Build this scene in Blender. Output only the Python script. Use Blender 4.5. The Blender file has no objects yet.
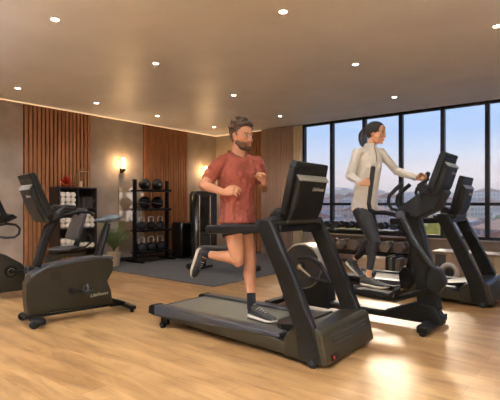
import bpy, bmesh, math, random
from mathutils import Vector as V, Matrix as Mx
random.seed(7)
PI=math.pi
sc=bpy.context.scene
COL=sc.collection
def lin(c):
    return tuple(((x/255)/12.92 if x/255<=.04045 else ((x/255+.055)/1.055)**2.4) for x in c)
# ------------------------------------------------------------ materials
MAT={}
def pbr(name,col,rough=.5,metal=0,noise=0,nscale=8,bump=0,bscale=60,coat=0,spec=.5,emit=None,estr=0,stretch=(1,1,1),alpha=None,trans=0,col2=None):
    m=bpy.data.materials.new(name); m.use_nodes=True; MAT[name]=m
    nt=m.node_tree; N=nt.nodes; L=nt.links; b=N['Principled BSDF']
    c=lin(col)
    b.inputs['Base Color'].default_value=(*c,1); b.inputs['Roughness'].default_value=rough; b.inputs['Metallic'].default_value=metal
    b.inputs['Specular IOR Level'].default_value=spec
    if coat: b.inputs['Coat Weight'].default_value=coat; b.inputs['Coat Roughness'].default_value=.15
    if trans: b.inputs['Transmission Weight'].default_value=trans
    if emit is not None:
        b.inputs['Emission Color'].default_value=(*lin(emit),1); b.inputs['Emission Strength'].default_value=estr
    if noise or bump:
        tc=N.new('ShaderNodeTexCoord'); mp=N.new('ShaderNodeMapping'); mp.inputs['Scale'].default_value=stretch
        L.new(tc.outputs['Object'],mp.inputs['Vector'])
    if noise or col2:
        n=N.new('ShaderNodeTexNoise'); n.inputs['Scale'].default_value=nscale; n.inputs['Detail'].default_value=6
        L.new(mp.outputs[0],n.inputs['Vector'])
        r=N.new('ShaderNodeValToRGB'); L.new(n.outputs['Fac'],r.inputs['Fac'])
        r.color_ramp.elements[0].position=.3; r.color_ramp.elements[1].position=.7
        d=lin(col2) if col2 else tuple(x*(1+noise) for x in c)
        r.color_ramp.elements[0].color=(*(c if col2 else tuple(x*(1-noise) for x in c)),1)
        r.color_ramp.elements[1].color=(*d,1)
        L.new(r.outputs['Color'],b.inputs['Base Color'])
    if bump:
        n2=N.new('ShaderNodeTexNoise'); n2.inputs['Scale'].default_value=bscale; n2.inputs['Detail'].default_value=4
        L.new(mp.outputs[0],n2.inputs['Vector'])
        bp=N.new('ShaderNodeBump'); bp.inputs['Strength'].default_value=bump; bp.inputs['Distance'].default_value=.01
        L.new(n2.outputs['Fac'],bp.inputs['Height']); L.new(bp.outputs['Normal'],b.inputs['Normal'])
    return m
pbr('black',(8,8,7),.42,spec=.24,noise=.12,nscale=14)
pbr('black_matte',(14,14,14),.7,bump=.15,bscale=200)
pbr('frame_dark',(12,11,9),.42,spec=.22,noise=.12,nscale=9)
pbr('bronze',(42,36,22),.42,spec=.3,noise=.1,nscale=6)
pbr('bike_shell',(34,27,14),.42,spec=.3,noise=.12,nscale=5)
pbr('silver',(150,152,152),.35,metal=.7,noise=.08)
pbr('rail_grey',(60,61,66),.4,metal=.3,noise=.1,nscale=20,stretch=(1,6,6))
pbr('chrome',(200,196,188),.18,metal=1)
pbr('belt',(96,92,78),.55,noise=.08,nscale=40,bump=.25,bscale=400)
pbr('rubber',(16,15,14),.75,spec=.3,bump=.3,bscale=150)
pbr('screen',(12,13,14),.12,spec=.6,noise=.05)
pbr('console_back',(12,12,9),.45,spec=.24,noise=.1)
pbr('console_lip_lit',(128,126,116),.4,noise=.08)  # light falling on the ledge top, put into a paler colour
pbr('white_mark',(225,222,214),.5)
pbr('logo_dim',(176,170,158),.5)
pbr('orange_mark',(214,140,60),.45)
pbr('red_mark',(190,50,30),.4)
pbr('towel',(238,230,218),.95,bump=.9,bscale=180,noise=.05)
pbr('kb_iron',(40,40,42),.4,metal=.3,noise=.15)
pbr('kb_handle',(190,186,176),.35,metal=.9,noise=.08)
pbr('ball_black',(14,14,15),.5,spec=.3,bump=.3,bscale=120)
pbr('ball_grey',(112,112,110),.5)
pbr('wood_shelf',(32,26,22),.5,noise=.2,nscale=10,stretch=(1,1,8))
pbr('mat_grey',(70,69,68),.8,noise=.16,nscale=130,bump=.3,bscale=250)
pbr('seat_blue',(84,98,106),.45,noise=.1,bump=.2)
pbr('pad',(58,54,52),.6,bump=.3,bscale=160,noise=.08)
pbr('mullion',(18,18,18),.45,metal=.3,noise=.1)
pbr('plant',(78,96,48),.5,noise=.35,nscale=6)
pbr('plant_pale',(120,132,72),.5,noise=.3,nscale=6)
pbr('pot',(182,160,130),.7,noise=.1,bump=.2)
pbr('red_leaf',(186,38,26),.5,noise=.35,nscale=20)
pbr('terracotta',(196,92,44),.5,noise=.15)
pbr('brass',(190,160,105),.28,metal=.9,noise=.08)
pbr('candle',(226,206,176),.6,noise=.05)
pbr('disc_cream',(170,158,138),.3,metal=.5,noise=.1)
pbr('disc_face',(48,41,34),.45,spec=.3,noise=.12)
pbr('hex_head',(98,84,70),.5,noise=.15,nscale=20)
pbr('cabinet',(176,152,124),.55,noise=.08,nscale=5,stretch=(1,1,6))
pbr('cabinet_dark',(62,54,46),.6,noise=.1)
pbr('ring_white',(222,216,206),.5,noise=.04)
pbr('yellow',(206,170,48),.5,noise=.1)
pbr('lamp_trim',(230,222,208),.4,noise=.03)
pbr('lamp_on',(255,244,222),.5,emit=(255,236,205),estr=14)
pbr('fill_glow',(255,244,228),.5,emit=(236,246,255),estr=410)  # glow of the added fill bowls
pbr('led',(255,225,170),.5,emit=(255,222,176),estr=.32)
pbr('sconce_glow',(255,225,170),.5,emit=(255,196,120),estr=16)
pbr('locker_gloss',(34,30,27),.16,spec=.7,noise=.15)
pbr('skin_m',(184,128,94),.5,noise=.07,nscale=9,bump=.06,bscale=90)
pbr('skin_w',(214,160,124),.48,noise=.05,nscale=9)
pbr('lips',(150,82,66),.45,noise=.05)
pbr('eye_white',(216,208,200),.25,noise=.03)
pbr('iris',(44,28,18),.2,noise=.1)
pbr('hair_m',(80,58,40),.55,noise=.4,nscale=40,bump=.8,bscale=90)
pbr('beard',(92,64,44),.8,noise=.3,nscale=80,bump=.8,bscale=200)
pbr('hair_w',(26,20,18),.35,noise=.2,nscale=30,bump=.5,bscale=90,stretch=(1,6,1))
pbr('tshirt',(144,70,52),.85,noise=.09,nscale=5,bump=.35,bscale=240)
pbr('shorts',(26,26,28),.8,noise=.12,bump=.25,bscale=90)
pbr('sock',(24,24,26),.9,bump=.3,bscale=160)
pbr('jacket',(226,221,210),.8,noise=.04,nscale=8,bump=.2,bscale=160)
pbr('zip',(120,112,98),.4,metal=.4)
pbr('legging',(26,25,27),.65,noise=.1,bump=.12,bscale=120)
pbr('shoe_grey',(70,68,66),.7,noise=.2,nscale=40,bump=.4,bscale=150)
pbr('shoe_dark',(40,38,34),.75,noise=.25,nscale=50,bump=.4,bscale=150)
pbr('sole_white',(214,206,192),.6,noise=.05)
pbr('sole_black',(30,29,28),.7,noise=.05)
pbr('lace',(190,184,172),.7,noise=.05)
pbr('beads',(58,32,24),.5,noise=.2)
pbr('curtain_taupe',(178,152,134),.9,noise=.05,nscale=20,stretch=(1,1,.1),bump=.15)
pbr('curtain_cream',(232,216,184),.9,noise=.04,nscale=20,stretch=(1,1,.1),bump=.15)
pbr('ceiling_m',(242,240,240),.42,noise=.05,nscale=1.3,spec=.45,bump=.03,bscale=3)
pbr('plaster',(158,142,128),.75,noise=.22,nscale=2.2,bump=.2,bscale=14)
pbr('plaster_light',(206,190,170),.8,noise=.06,nscale=2,bump=.1,bscale=14)
pbr('baseboard_m',(70,58,48),.5,noise=.1)
pbr('sill_m',(150,128,108),.5,noise=.08)

def slat_mat():
    m=pbr('slat_wood',(152,100,60),.5,noise=.22,nscale=7,stretch=(3,3,.35),bump=.1,bscale=60)
slat_mat(); pbr('slat_back',(52,34,22),.8,noise=.1)
def floor_mat():
    m=bpy.data.materials.new('floor_wood'); m.use_nodes=True; MAT['floor_wood']=m
    nt=m.node_tree; N=nt.nodes; L=nt.links; b=N['Principled BSDF']
    tc=N.new('ShaderNodeTexCoord'); br=N.new('ShaderNodeTexBrick')
    br.inputs['Scale'].default_value=1; br.inputs['Brick Width'].default_value=1.9; br.inputs['Row Height'].default_value=.19
    br.inputs['Mortar Size'].default_value=.0025; br.inputs['Mortar Smooth'].default_value=.2; br.offset=.37
    br.inputs['Color1'].default_value=(*lin((175,139,94)),1); br.inputs['Color2'].default_value=(*lin((158,120,77)),1)
    br.inputs['Mortar'].default_value=(*lin((146,108,66)),1)
    L.new(tc.outputs['Object'],br.inputs['Vector'])
    mp=N.new('ShaderNodeMapping'); mp.inputs['Scale'].default_value=(.8,4.2,1); L.new(tc.outputs['Object'],mp.inputs['Vector'])
    n=N.new('ShaderNodeTexNoise'); n.inputs['Scale'].default_value=1.9; n.inputs['Detail'].default_value=9; n.inputs['Roughness'].default_value=.62; n.inputs['Distortion'].default_value=.6
    L.new(mp.outputs[0],n.inputs['Vector'])
    r=N.new('ShaderNodeValToRGB'); L.new(n.outputs['Fac'],r.inputs['Fac'])
    r.color_ramp.elements[0].position=.32; r.color_ramp.elements[0].color=(.50,.42,.34,1)
    r.color_ramp.elements[1].position=.62; r.color_ramp.elements[1].color=(1.04,1.04,1.03,1)
    mx=N.new('ShaderNodeMix'); mx.data_type='RGBA'; mx.blend_type='MULTIPLY'; mx.inputs[0].default_value=.85
    L.new(br.outputs['Color'],mx.inputs[6]); L.new(r.outputs['Color'],mx.inputs[7])
    L.new(mx.outputs[2],b.inputs['Base Color'])
    b.inputs['Roughness'].default_value=.42; b.inputs['Specular IOR Level'].default_value=.4
    bp=N.new('ShaderNodeBump'); bp.inputs['Strength'].default_value=.12; bp.inputs['Distance'].default_value=.01
    L.new(n.outputs['Fac'],bp.inputs['Height']); L.new(bp.outputs['Normal'],b.inputs['Normal'])
floor_mat()
def mixed(name,kind):
    m=bpy.data.materials.new(name); m.use_nodes=True; MAT[name]=m
    nt=m.node_tree; N=nt.nodes; L=nt.links; N.remove(N['Principled BSDF']); out=N['Material Output']
    mx=N.new('ShaderNodeMixShader'); g=N.new('ShaderNodeBsdfGlossy')
    if kind=='glass':
        t=N.new('ShaderNodeBsdfTransparent'); t.inputs[0].default_value=(.96,.97,.97,1); g.inputs['Roughness'].default_value=.03; mx.inputs[0].default_value=.008
    else:
        t=N.new('ShaderNodeBsdfDiffuse'); t.inputs[0].default_value=(*lin((214,190,158)),1); g.inputs['Roughness'].default_value=.05; g.inputs['Color'].default_value=(.9,.85,.78,1); mx.inputs[0].default_value=.55
    L.new(t.outputs[0],mx.inputs[1]); L.new(g.outputs[0],mx.inputs[2]); L.new(mx.outputs[0],out.inputs[0])
mixed('glass','glass'); mixed('mirror','mirror')
def facade(name,wall,win,s=(3.2,3.0)):
    m=bpy.data.materials.new(name); m.use_nodes=True; MAT[name]=m
    nt=m.node_tree; N=nt.nodes; L=nt.links; b=N['Principled BSDF']; b.inputs['Roughness'].default_value=.8
    tc=N.new('ShaderNodeTexCoord'); sp=N.new('ShaderNodeSeparateXYZ'); L.new(tc.outputs['Object'],sp.inputs[0])
    ad=N.new('ShaderNodeMath'); ad.operation='ADD'; L.new(sp.outputs[0],ad.inputs[0]); L.new(sp.outputs[1],ad.inputs[1])
    cb=N.new('ShaderNodeCombineXYZ'); L.new(ad.outputs[0],cb.inputs[0]); L.new(sp.outputs[2],cb.inputs[1])
    br=N.new('ShaderNodeTexBrick'); br.offset=0; br.inputs['Scale'].default_value=1; br.inputs['Brick Width'].default_value=s[0]; br.inputs['Row Height'].default_value=s[1]
    br.inputs['Mortar Size'].default_value=.75; br.inputs['Mortar Smooth'].default_value=.05
    br.inputs['Color1'].default_value=(*lin(win),1); br.inputs['Color2'].default_value=(*lin(tuple(min(255,w*1.25) for w in win)),1); br.inputs['Mortar'].default_value=(*lin(wall),1)
    L.new(cb.outputs[0],br.inputs['Vector']); L.new(br.outputs[0],b.inputs['Base Color'])
facade('fac_white',(214,202,192),(120,118,124)); facade('fac_pink',(206,164,146),(112,100,104)); facade('fac_grey',(176,170,170),(110,112,122),(2.6,3.2))
facade('fac_cream',(220,200,168),(126,116,108)); facade('fac_red',(180,120,98),(104,90,90),(4,3))
pbr('roof_tile',(166,104,84),.8,noise=.15); pbr('tree_crown',(112,118,56),.8,noise=.4,nscale=1.2,bump=.6,bscale=4); pbr('tree_yellow',(184,160,60),.8,noise=.3,nscale=1.2)
pbr('trunk',(84,66,50),.9,noise=.1)
pbr('terrain',(140,136,108),.9,noise=.35,nscale=.03,col2=(176,160,144))
pbr('far_hill',(176,168,162),.95,noise=.1,nscale=.004)

# ------------------------------------------------------------ mesh builder
class MB:
    def __init__(s): s.v=[]; s.f=[]
    def add(s,vs,fs):
        o=len(s.v); s.v+= [V(p) for p in vs]; s.f+=[tuple(i+o for i in f) for f in fs]; return s
    def box(s,c,d,rot=None):
        x,y,z=(k/2 for k in d); P=[V((i*x,j*y,k*z)) for i in(-1,1) for j in(-1,1) for k in(-1,1)]
        if rot is not None: P=[rot@p for p in P]
        c=V(c); return s.add([c+p for p in P],[(0,1,3,2),(4,6,7,5),(0,4,5,1),(2,3,7,6),(0,2,6,4),(1,5,7,3)])
    def b2(s,a,b): return s.box([(a[i]+b[i])/2 for i in range(3)],[abs(b[i]-a[i]) for i in range(3)])
    def prism(s,pts,y0,y1,ax='y'):
        n=len(pts); 
        g={'y':lambda p,y:(p[0],y,p[1]),'x':lambda p,y:(y,p[0],p[1]),'z':lambda p,y:(p[0],p[1],y)}[ax]
        vs=[g(p,y0) for p in pts]+[g(p,y1) for p in pts]
        fs=[tuple(range(n)),tuple(range(2*n-1,n-1,-1))]+[(i,(i+1)%n,(i+1)%n+n,i+n) for i in range(n)]
        return s.add(vs,fs)
    def loft(s,rings,n=20,cap=True,p=2.0):
        vs=[];fs=[]
        for c,a,b in rings:
            c=V(c);a=V(a);b=V(b)
            for i in range(n):
                t=2*PI*i/n; cc=math.cos(t); ss=math.sin(t)
                k=1/((abs(cc)**p+abs(ss)**p)**(1/p))
                vs.append(c+a*cc*k+b*ss*k)
        m=len(rings)
        for j in range(m-1):
            for i in range(n): fs.append((j*n+i,j*n+(i+1)%n,(j+1)*n+(i+1)%n,(j+1)*n+i))
        if cap: fs.append(tuple(reversed(range(n)))); fs.append(tuple((m-1)*n+i for i in range(n)))
        return s.add(vs,fs)
    def tube(s,pts,r,n=10,flat=1.0,closed=False):
        pts=[V(p) for p in pts]; m=len(pts)
        if not isinstance(r,(list,tuple)): r=[r]*m
        rings=[]; prev=None
        for i,p in enumerate(pts):
            if closed: d=(pts[(i+1)%m]-pts[i-1]).normalized()
            else: d=(pts[min(i+1,m-1)]-pts[max(i-1,0)]).normalized()
            if prev is None:
                h=V((0,0,1)) if abs(d.z)<.9 else V((0,1,0)); a=d.cross(h).normalized()
            else: a=(prev-d*prev.dot(d)).normalized()
            prev=a; b=d.cross(a); rings.append((p,a*r[i],b*r[i]*flat))
        if closed: 
            k=len(s.v); s.loft(rings,n,False)
            for i in range(n): s.f.append((k+(m-1)*n+i,k+(m-1)*n+(i+1)%n,k+(i+1)%n,k+i))
            return s
        return s.loft(rings,n)
    def cap(s,p0,p1,r0,r1,n=14):
        p0=V(p0);p1=V(p1); d=(p1-p0)
        if d.length<1e-6: d=V((0,0,1e-4))
        u=d.normalized(); h=V((0,0,1)) if abs(u.z)<.9 else V((0,1,0)); a=u.cross(h).normalized(); b=u.cross(a)
        R=[]
        for k in range(1,6): t=PI/2*k/5; R.append((p0-u*r0*math.cos(t),a*r0*math.sin(t),b*r0*math.sin(t)))
        for k in range(0,5): t=PI/2*k/5; R.append((p1+u*r1*math.sin(t),a*r1*math.cos(t),b*r1*math.cos(t)))
        return s.loft(R,n)
    def ell(s,c,rad,ax=None,n=18,m=12):
        c=V(c); A=ax or (V((1,0,0)),V((0,1,0)),V((0,0,1)))
        R=[]
        for j in range(1,m):
            t=PI*j/m; z=-math.cos(t); q=math.sin(t)
            R.append((c+A[2]*rad[2]*z,A[0]*rad[0]*q,A[1]*rad[1]*q))
        return s.loft(R,n)
    def cyl(s,p0,p1,r0,r1=None,n=20):
        p0=V(p0);p1=V(p1); r1=r0 if r1 is None else r1
        u=(p1-p0).normalized(); h=V((0,0,1)) if abs(u.z)<.9 else V((0,1,0)); a=u.cross(h).normalized(); b=u.cross(a)
        return s.loft([(p0,a*r0,b*r0),(p1,a*r1,b*r1)],n)
    def ring(s,c,axis,R,r,n=28,k=8):
        c=V(c);u=V(axis).normalized(); h=V((0,0,1)) if abs(u.z)<.9 else V((0,1,0)); a=u.cross(h).normalized(); b=u.cross(a)
        return s.tube([c+a*R*math.cos(2*PI*i/n)+b*R*math.sin(2*PI*i/n) for i in range(n)],r,k,closed=True)
    def lathe(s,prof,c=(0,0,0),n=24):
        c=V(c); return s.loft([(c+V((0,0,z)),V((max(r,1e-4),0,0)),V((0,max(r,1e-4),0))) for r,z in prof],n)
    def build(s,name,mat,parent=None,bevel=0,smooth=True,remesh=0,sm=0,disp=None,off=None,angle=35,subd=0):
        me=bpy.data.meshes.new(name)
        o3=V(off) if off is not None else V((0,0,0))
        me.from_pydata([tuple(p-o3) for p in s.v],[],s.f); me.validate()
        bm=bmesh.new(); bm.from_mesh(me); bmesh.ops.recalc_face_normals(bm,faces=bm.faces); bm.to_mesh(me); bm.free()
        me.materials.append(MAT[mat]); o=bpy.data.objects.new(name,me); COL.objects.link(o)
        if parent is not None: o.parent=parent
        if smooth and not remesh:
            me.shade_smooth()
            try: me.set_sharp_from_angle(angle=math.radians(angle))
            except Exception: pass
        if bevel:
            b=o.modifiers.new('bevel','BEVEL'); b.width=bevel; b.segments=2; b.limit_method='ANGLE'; b.angle_limit=math.radians(40)
        if subd:
            q=o.modifiers.new('subd','SUBSURF'); q.levels=subd; q.render_levels=subd
        if remesh:
            r=o.modifiers.new('remesh','REMESH'); r.mode='VOXEL'; r.voxel_size=remesh; r.use_smooth_shade=True
            if sm: q=o.modifiers.new('smooth','SMOOTH'); q.factor=.5; q.iterations=sm
        if disp:
            t=bpy.data.textures.new(name+'_wrinkle','CLOUDS'); t.noise_scale=disp[1]; t.noise_depth=2
            d=o.modifiers.new('wrinkle','DISPLACE'); d.texture=t; d.strength=disp[0]; d.mid_level=.5; d.texture_coords='LOCAL'
        return o
def tag(o,label,cat,group=None,kind=None):
    o['label']=label
    if cat: o['category']=cat
    if group: o['group']=group
    if kind: o['kind']=kind
    return o
def thing(name,label,cat,loc=(0,0,0),rz=0,group=None):
    o=bpy.data.objects.new(name,None); COL.objects.link(o); o.location=loc; o.rotation_euler=(0,0,rz); o.empty_display_size=.1
    return tag(o,label,cat,group)
def struct(o,label=None):
    o['kind']='structure'
    if label: o['label']=label
    return o
def copy_tree(o,parent=None):
    c=o.copy(); COL.objects.link(c)
    if parent is not None: c.parent=parent
    for ch in list(o.children): copy_tree(ch,c)
    return c
def dup(o,loc,label,rz=None,group=None):
    c=copy_tree(o); c.location=loc; c['label']=label
    if rz is not None: c.rotation_euler=(0,0,rz)
    if group: c['group']=group
    return c
def text(body,size,mat,parent,M,name='logo',extr=.001,label=None):
    cu=bpy.data.curves.new('t','FONT'); cu.body=body; cu.size=size; cu.extrude=extr; cu.align_x='CENTER'; cu.align_y='CENTER'; cu.shear=.35; cu.offset=size*.004
    to=bpy.data.objects.new('t',cu); COL.objects.link(to)
    dg=bpy.context.evaluated_depsgraph_get(); dg.update()
    me=bpy.data.meshes.new_from_object(to.evaluated_get(dg)); me.name=name
    bpy.data.objects.remove(to)
    me.materials.clear(); me.materials.append(MAT[mat])
    o=bpy.data.objects.new(name,me); COL.objects.link(o); o.parent=parent; o.matrix_local=M
    if label: o['label']=label
    return o
def frame(pos,xd,zd):   # text frame: xd = reading direction, zd = outward normal
    x=V(xd).normalized(); z=V(zd).normalized(); y=z.cross(x).normalized(); x=y.cross(z)
    return Mx.Translation(V(pos))@Mx((x,y,z)).transposed().to_4x4()

# ------------------------------------------------------------ room shell
XL,XR,YB,YF,H=-7.9,3.2,8.43,-3.0,3.0
struct(MB().b2((XL-.15,YF-.15,-.1),(XR+.15,YB+.25,0)).build('floor','floor_wood',smooth=False))
struct(MB().b2((XL-.15,YF-.15,H),(XR+.15,YB+.25,H+.15)).build('ceiling','ceiling_m',smooth=False))
struct(MB().b2((XL-.15,YF-.15,0),(XL,YB+.15,H)).build('wall_left','plaster',smooth=False))
struct(MB().b2((XR,YF-.15,0),(XR+.15,YB+.15,H)).build('wall_right','plaster_light',smooth=False))
struct(MB().b2((XL,YF-.15,0),(XR,YF,H)).build('wall_front','plaster_light',smooth=False))
w=MB().b2((XL,YB,0),(-5.26,YB+.15,H)); w.b2((-5.26,YB,0),(XR,YB+.15,.56))
struct(w.build('wall_back','plaster',smooth=False))
struct(MB().b2((XL,YF,0),(XL+.015,YB,.09)).build('baseboard_left','baseboard_m',smooth=False))
struct(MB().b2((XL+.015,YB-.015,0),(XR,YB,.08)).build('baseboard_back','baseboard_m',smooth=False))
struct(MB().b2((-5.3,YB-.10,.56),(XR,YB-.001,.59)).build('trim_1','sill_m',bevel=.004))
# led coves
struct(MB().b2((XL+.001,YF,2.978),(XL+.012,YB-.02,2.995)).build('trim_2','led',smooth=False))
struct(MB().b2((XL+.02,YB-.012,2.978),(-6.4,YB-.001,2.995)).build('trim_3','led',smooth=False))
def slats(name,a,b,axis,z1=2.965):
    m=MB(); k=MB()
    if axis=='y': k.b2((XL+.0005,a,.09),(XL+.012,b,z1))
    else: k.b2((a,YB-.012,.08),(b,YB-.0005,z1))
    n=int((b-a)/.075)
    for i in range(n):
        c=a+(i+.5)*(b-a)/n
        if axis=='y': m.b2((XL+.012,c-.027,.09),(XL+.040,c+.027,z1))
        else: m.b2((c-.023,YB-.045,.08),(c+.023,YB-.012,z1))
    t=struct(m.build(name,'slat_wood',smooth=False)); k.build('backing_board','slat_back',t,smooth=False)
slats('trim_4',3.52,4.80,'y'); slats('trim_5',6.09,7.40,'y'); slats('trim_6',-7.15,-6.36,'x')
# windows
bars=[-5.24,-4.54,-3.80,-3.05,-2.28,-1.55,-.8,-.05,.7,1.45,2.2,3.15]
for i in range(len(bars)-1):
    a,b=bars[i],bars[i+1]
    w=struct(MB().b2((a+.03,YB+.07,.62),(b-.03,YB+.078,H-.03)).build('window_%d'%(i+1),'glass',smooth=False))
    fr=MB(); wd=.034 if i else .03
    fr.b2((a-wd,YB+.02,.592),(a+wd,YB+.12,H-.002)); 
    if i==len(bars)-2: fr.b2((b-wd,YB+.02,.592),(b+wd,YB+.12,H-.002))
    fr.b2((a+wd,YB+.03,1.19),(b-wd,YB+.11,1.245)); fr.b2((a+wd,YB+.03,.592),(b-wd,YB+.11,.65)); fr.b2((a+wd,YB+.03,H-.05),(b-wd,YB+.11,H-.002))
    fr.build('window_frame','mullion',w,smooth=False)
def curtain(label,mat,a,b,amp,n):
    m=MB(); N=n*8; vs=[];fs=[]
    for i in range(N+1):
        x=a+(b-a)*i/N; y=YB-.09+amp*math.sin(2*PI*i/8)+.3*amp*math.sin(2*PI*i/19)
        for z,k in((.03,1),(1.5,.9),(2.97,.75)): vs.append((x,YB-.09+(y-YB+.09)*k,z))
    for i in range(N):
        for j in range(2): fs.append((i*3+j,(i+1)*3+j,(i+1)*3+j+1,i*3+j+1))
    m.add(vs,fs); o=m.build('curtain',mat,angle=80)
    s=o.modifiers.new('s','SOLIDIFY'); s.thickness=.006
    tag(o,label,'curtain')
curtain('taupe full height curtain with soft folds behind the running man','curtain_taupe',-6.34,-5.46,.025,11)
curtain('narrow bright cream curtain at the left edge of the windows','curtain_cream',-5.44,-5.2,.03,3)

# wall mirror beside ball rack
t=thing('wall_mirror','pale wall mirror panel left of the ball rack, reflecting kettlebells','mirror',(XL+.001,5.78,.12))
MB().b2((0,-.31,0),(.012,.31,2.6-.12-1.02)).build('glass_panel','mirror',t,smooth=False)
MB().b2((0,-.325,0),(.016,-.311,1.46)).b2((0,.311,0),(.016,.325,1.46)).build('edge_trim','brass',t,smooth=False)

# ------------------------------------------------------------ downlights
DL=[(-7.0,3.04),(-6.95,4.35),(-7.0,5.75),(-7.0,7.41),(-4.11,2.13),(-4.4,3.59),(-4.7,5.44),(-5.09,7.32),(-2.3,3.36),(-2.45,5.2),(-2.7,7.2),(-.82,4.97)]
DLlab=['above the left end of the slatted wall','above the towel shelf','above the wall mirror','in the back left corner above the black machine','nearest the top left of the photo','above and left of the running man','just left of the running man\'s head','directly right above the running man near curtain','nearest the top centre of the photo','above and left of the woman','above the woman near the windows','at the far right edge of the photo']
def downlight(p,lab,power=30,grp='round recessed ceiling downlights'):
    t=thing('ceiling_downlight',lab,'ceiling light',(p[0],p[1],H),0,grp)
    MB().lathe([(.047,0),(.047,-.006),(.036,-.008),(.036,-.001)]).build('trim_ring','lamp_trim',t)
    MB().lathe([(.034,-.002),(.034,-.0075),(.01,-.0085)]).build('lens','lamp_on',t)
    l=bpy.data.lights.new('downlight_beam','SPOT'); l.energy=power; l.color=(.97,.98,.98); l.spot_size=math.radians(125); l.spot_blend=.9; l.shadow_soft_size=.05
    lo=bpy.data.objects.new('downlight_beam',l); COL.objects.link(lo); lo.parent=t; lo.location=(0,0,-.03)
for p,l in zip(DL,DLlab): downlight(p,'small round recessed ceiling downlight '+l,19)
for x,y in [(-.3,2.6),(.6,.8),(-2.6,1.0),(-5.2,.2),(-1,-1.4),(1.9,3.4),(-6.6,1.2)]:  # unseen downlights, added for extra light in the room
    downlight((x,y),'small round fill downlight added out of view, above the camera side',70,'added fill downlights above the camera side of the room')
# unseen bowl uplighters, added to brighten the ceiling and fill the room
def fill_pendant(x,y,lab):
    t=thing('fill_bowl_lamp',lab,'fill lamp',(x,y,H),0,'added fill bowls')
    MB().lathe([(.06,0),(.06,-.02),(.01,-.03)]).cyl((0,0,-.03),(0,0,-.69),.004).build('cord','black',t)
    MB().lathe([(.02,-.80),(.12,-.78),(.20,-.72),(.24,-.64),(.235,-.64),(.19,-.71),(.11,-.765),(.01,-.78)]).build('bowl_shade','lamp_trim',t)
    MB().lathe([(.01,-.71),(.19,-.705),(.19,-.70),(.01,-.695)]).build('light_disc','fill_glow',t)
for x,y in((-2.6,-1.2),(.2,-1.0),(2.2,-1.0),(1.6,2.2),(-5.2,-.6)): fill_pendant(x,y,'white bowl uplighter added as unseen fill light behind the camera')
# sconces
def sconce(loc,lab,rz=0):
    t=thing('wall_sconce',lab,'wall lamp',loc,rz)
    MB().box((.012,0,-.10),(.024,.075,.10)).cyl((.02,0,-.10),(.075,0,-.10),.014).build('bracket','black',t,bevel=.004)
    MB().cyl((.075,0,-.12),(.075,0,-.06),.042).build('lamp_base','black',t,bevel=.004)
    MB().cyl((.075,0,-.06),(.075,0,.16),.034).build('glass_shade','sconce_glow',t,bevel=.006)
    l=bpy.data.lights.new('sconce_bulb','POINT'); l.energy=5; l.color=(1,.68,.36); l.shadow_soft_size=.05
    lo=bpy.data.objects.new('sconce_bulb',l); COL.objects.link(lo); lo.parent=t; lo.location=(.17,0,.04)
sconce((XL+.001,5.53,2.02),'glowing cylinder wall sconce above the wall mirror, beside the slatted panel')
sconce((XL+.001,7.98,2.00),'glowing cylinder wall sconce in the back corner left of the running man')
# rubber mat
o=MB().b2((-7.87,4.7,.0005),(-4.46,8.40,.012)).build('gym_mat','mat_grey',bevel=.003); tag(o,'large dark grey rubber mat covering the floor of the back corner','mat')

# ------------------------------------------------------------ console (side profile in local xz, width along y)
def console(par,b,tp,wd,lip=.78,logo=True):
    b=V((b[0],0,b[1])); tp=V((tp[0],0,tp[1])); up=(tp-b); L=up.length; u=up.normalized(); n=V((u.z,0,-u.x))  # n = towards +x (back)
    P=lambda a,c:(b+u*L*a+n*c)
    q=lambda a,c:(P(a,c).x,P(a,c).z)
    m=MB(); w0=wd/2
    # housing tapered
    rows=[(0,.86),(.12,.96),(.9,1.0),(1.0,.95)]
    for (a0,k0),(a1,k1) in zip(rows,rows[1:]):
        vs=[]
        for a,k in((a0,k0),(a1,k1)):
            for c in(-.03,.03):
                for s_ in(-1,1): p=P(a,c); vs.append((p.x,s_*w0*k,p.z))
        m.add(vs,[(0,1,3,2),(4,6,7,5),(0,4,5,1),(2,3,7,6),(0,2,6,4),(1,5,7,3)])
    c=m.build('console','console_back',par,bevel=.008,smooth=False)
    m=MB(); vs=[]
    for a in(.2,.93):
        for cc in(-.036,-.029):
            for s_ in(-1,1): p=P(a,cc); vs.append((p.x,s_*w0*.9,p.z))
    m.add(vs,[(0,1,3,2),(4,6,7,5),(0,4,5,1),(2,3,7,6),(0,2,6,4),(1,5,7,3)]); m.build('screen','screen',c,smooth=False)
    # back cover
    m=MB(); prof=[q(-.02,.02),q(-.02,.06),q(.25,.085),q(lip-.06,.075),q(lip,.03)]
    m.prism(prof,-w0*.84,w0*.84); bc=m.build('back_cover','console_back',c,bevel=.01,smooth=False)
    m=MB(); m.prism([q(lip-.075,.079),q(lip-.05,.082),q(lip+.012,.045),q(lip+.014,.026)],-w0*.88,w0*.88); m.build('cover_lip','console_lip_lit',c,bevel=.004,smooth=False)
    # tray and side holders under screen
    m=MB(); m.prism([q(-.03,-.12),q(.0,-.14),q(.17,-.10),q(.14,-.02),q(-.05,.02)],-w0*.9,w0*.9); m.build('holder_tray','black',c,bevel=.008,smooth=False)
    if logo:
        f=P(lip-.2,.0875); text('LifeFitness',wd*.085,'logo_dim',c,frame((P(lip-.2,.082).x,w0*.30,P(lip-.2,.082).z),(0,1,0),n),label='small white script logo')
    return c

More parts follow.
